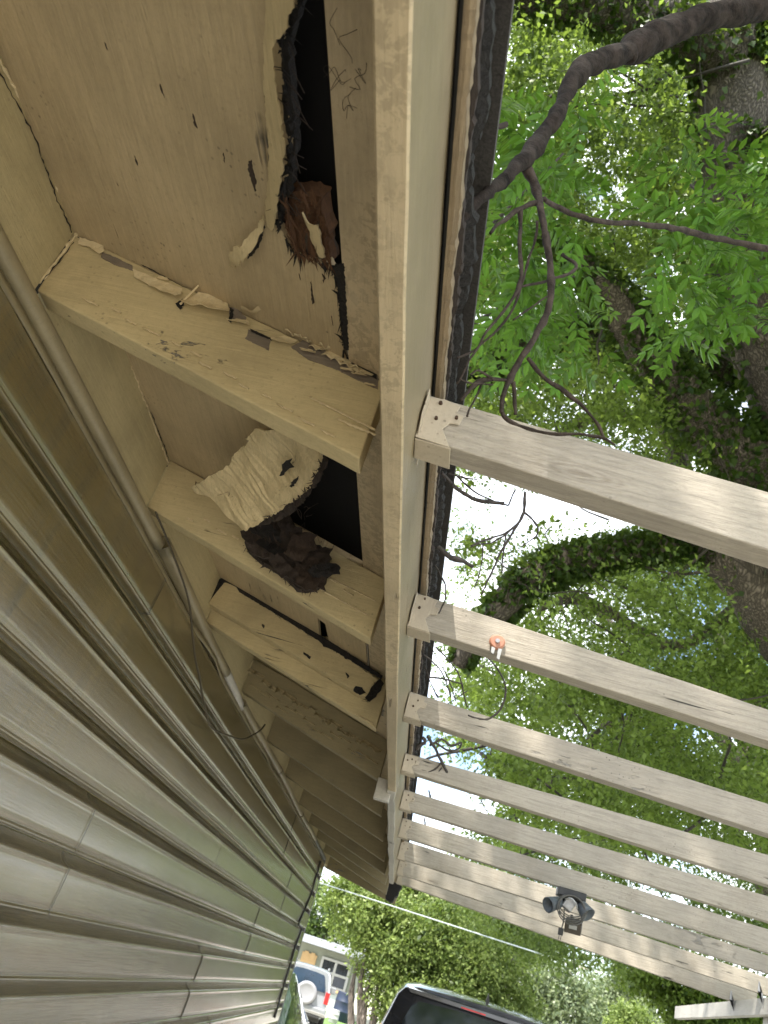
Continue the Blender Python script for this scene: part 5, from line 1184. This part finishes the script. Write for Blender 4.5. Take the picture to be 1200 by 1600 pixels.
        bx_('underbody', (-w*.8, .1, .18), (w*.8, L-.2, .32), M['rubber'], .01)
        if spare:
            seg = 32; rs_ = [(-.005, .31), (-.13, .31), (-.17, .29), (-.185, .24), (-.165, .21), (-.175, 0.0)]; vs2, f2 = [], []
            for yy, rad in rs_:
                for a in range(seg): vs2.append((.06+math.cos(2*math.pi*a/seg)*rad, yy, .84+math.sin(2*math.pi*a/seg)*rad*.95))
            for k in range(5):
                for a in range(seg): f2.append((k*seg+a, k*seg+(a+1) % seg, (k+1)*seg+(a+1) % seg, (k+1)*seg+a))
            put('spare_wheel_cover', vs2, f2, M['coverwhite'], smooth=True)
            bx_('step_bar', (-w*.8, -.16, .30), (w*.8, -.08, .36), M['rubber'])
            for s in (1, -1): bx_('mirror', (s*(w+.02)-.09, L*.6, zb+.02), (s*(w+.02)+.09, L*.6+.1, zb+.2), paint, .02)
            bx_('bumper_trim', (-w*.99, -.12, .38), (w*.99, -.09, .46), M['metal'], .01)
    return o
p = AY((660, 1556), 7.7)
vehicle('parked_suv', 'glossy black SUV seen from behind at the bottom edge, just roof and rear glass', (p.x+.51, 7.5, 0), -5, 4.6, 1.92, p.z+.10, M['car_black'])
p = AY((476, 1548), 27)
vehicle('parked_suv', 'silver SUV with a round spare wheel cover parked before the low house', (p.x, 27, .0), 3, 3.7, 1.52, 1.53, M['car_silver'], spare=True, glass='blueglass', rear_slant=.22)
p = AY((455, 1598), 12.5)
vehicle('parked_car', 'dark car with green reflections in its window, mostly hidden by the wall corner', (p.x-.80, 11.6, 0), 0, 4.5, 1.80, 1.48, M['car_green'], suv=False)

# ------------------------------------------------------------------ the low house across the way
HY = 37.0
M['wall_green'] = simple('green_grey_render', (.20, .215, .17), .85, nscale=1.5, nvar=.08, bstr=.05)
M['wall_pale'] = simple('pale_render', (.42, .46, .45), .85, nscale=1.5, nvar=.06, bstr=.05)
M['door'] = simple('tan_door', (.42, .28, .13), .6, nvar=.1); M['frame'] = simple('white_frame', (.35, .35, .33), .5, nvar=.05)
M['roofw'] = simple('white_fascia', (.28, .30, .33), .6, nvar=.05); M['blue'] = simple('blue_barrel', (.012, .022, .05), .5); M['pane'] = simple('window_glass', (.02, .025, .03), .08, nvar=.5, nscale=2, bstr=0, spec=.8)
q0, q1 = AY((440, 1452), HY), AY((556, 1500), HY)
h2_ = empty('low_house', 'low green-grey house with a white roof edge, tan door and large white framed window', 'house', ((q0.x+q1.x)/2, HY, 0))
def bxw(nm, lo, hi, mt, parent=h2_, bv=.01, lab=None):
    bm = bmesh.new(); add_box(bm, lo, hi); return bevel(finish(nm, mesh_bm(bm), mt, parent, label=lab), bv)
zt = AY((470, 1470), HY).z; xR = AY((552, 1530), HY).x; xL = xR-11
bxw('wall', (xL, HY, 0), (xR, HY+7, zt), M['wall_green'])
bxw('wall', (AY((497, 1500), HY).x, HY-.02, 0), (xR-.02, HY-.005, AY((548, 1556), HY).z), M['wall_pale'], lab='pale lower wall under the window')
rf = AY((470, 1463), HY-.7)
bxw('roof', (xL-.4, HY-.7, zt+.0), (xR+.2, HY+7.6, zt+.28), M['roofw'])
a, b = AY((474, 1484), HY), AY((497, 1490), HY)
dr = bxw('door', (a.x, HY-.06, .1), (b.x, HY-.001, a.z-.05), M['door']); dw = (b.x-a.x)
for r_ in range(3):
    for c_ in range(2): bxw('door_panel', (a.x+dw*(.14+.44*c_), HY-.075, .35+r_*.62), (a.x+dw*(.42+.44*c_), HY-.061, .80+r_*.55), M['door'], dr)
wl, wr_, wt, wb = AY((505, 1497), HY).x, AY((550, 1509), HY).x-.05, AY((527, 1503), HY).z, AY((528, 1546), HY).z
wf = bxw('window', (wl, HY-.05, wb), (wr_, HY-.021, wt), M['pane'])
for i in range(3): x = wl+(wr_-wl)*i/2; bxw('frame', (x-.05, HY-.09, wb), (x+.05, HY-.051, wt), M['frame'], wf)
for i in range(3): z = wb+(wt-wb)*i/2; bxw('frame', (wl-.05, HY-.088, z-.045), (wr_+.05, HY-.052, z+.045), M['frame'], wf)
bxw('sill', (wl-.1, HY-.14, wb-.14), (wr_+.1, HY-.021, wb-.05), M['door'], wf)
def barrel(name, label, px, y, r, h, mt, cat='barrel'):
    p = AY(px, y); vs, fs = [], []; seg = 20; prof = [(0, 0), (r*.85, 0), (r*.9, .03), (r, h*.33), (r*1.04, h*.35), (r, h*.37), (r*1.0, h*.66), (r*1.04, h*.68), (r, h*.7), (r*.93, h*.97), (r*.95, h), (r*.85, h), (r*.84, h*.9), (0, h*.9)]
    for rad, z in prof:
        for a in range(seg): vs.append((p.x+math.cos(2*math.pi*a/seg)*rad, y+math.sin(2*math.pi*a/seg)*rad, z+.015))
    for k in range(len(prof)-1):
        for a in range(seg): fs.append((k*seg+a, k*seg+(a+1) % seg, (k+1)*seg+(a+1) % seg, (k+1)*seg+a))
    me = bpy.data.meshes.new(name); me.from_pydata(vs, [], fs); me.update(); finish(name, me, mt, None, smooth=True, label=label, cat=cat, origin=(p.x, y, 0))
barrel('barrel', 'tall dark blue barrel standing against the low house wall', (537, 1572), 35.5, .36, .95, M['blue'])
barrel('bucket', 'pale white bucket standing left of the blue barrel', (524, 1580), 33, .17, .42, M['white'], 'bucket')
# ground patches near that house
g = [AZ(p, 0) for p in ((488, 1612), (496, 1594), (512, 1590), (535, 1592), (560, 1598), (600, 1612))]
sheet('grass_patch', [(v.x, v.y) for v in g if True], .022, M['grass'])
# ------------------------------------------------------------------ power line and pole
pc = Vector(AY((893, 1506), 70)); pole = empty('utility_pole', 'slim utility pole with a crossarm rising above the distant grey-green trees', 'utility pole', (pc.x, 70, 0))
mb = MB(); mb.tube([(pc.x, 70, 0), (pc.x, 70, pc.z+.2)], [.16, .12], 10); finish('post', mb.mesh(), M['pergola'], pole, smooth=True)
bm = bmesh.new(); add_box(bm, (pc.x-1.2, 69.85, pc.z-.1), (pc.x+1.2, 69.95, pc.z+.02)); finish('crossarm', mesh_bm(bm), M['pergola'], pole)
M['line'] = simple('power_line', (.72, .78, .82), .4, nvar=.05, bstr=0)
a = AY((440, 1360), 12); b = AY((893, 1506), 69.9); c = AY((1060, 1553), 69.9)
mb = MB(); n = 30
def wpt(t):
    # straight in the photo: equal sweep of direction
    px = (440+(893-440)*t, 1360+(1506-1360)*t); y = 1/((1-t/.88)/11.5+(t/.88)/15.5) if t < .88 else 15.5+(t-.88)/.12*54.4; v = AY(px, y); return v-Vector((0, 0, .0))
mb.tube([wpt(i/n) for i in range(n+1)], [.007+.003*(i/n) if i/n < .88 else .02 for i in range(n+1)], 6)
mb.tube([b, b.lerp(c, .5)-Vector((0, 0, .1)), c], .03, 6)
finish('power_line', mb.mesh(), M['line'], None, smooth=True, origin=a, label='pale overhead power line sloping down across the trees', cat='power line')
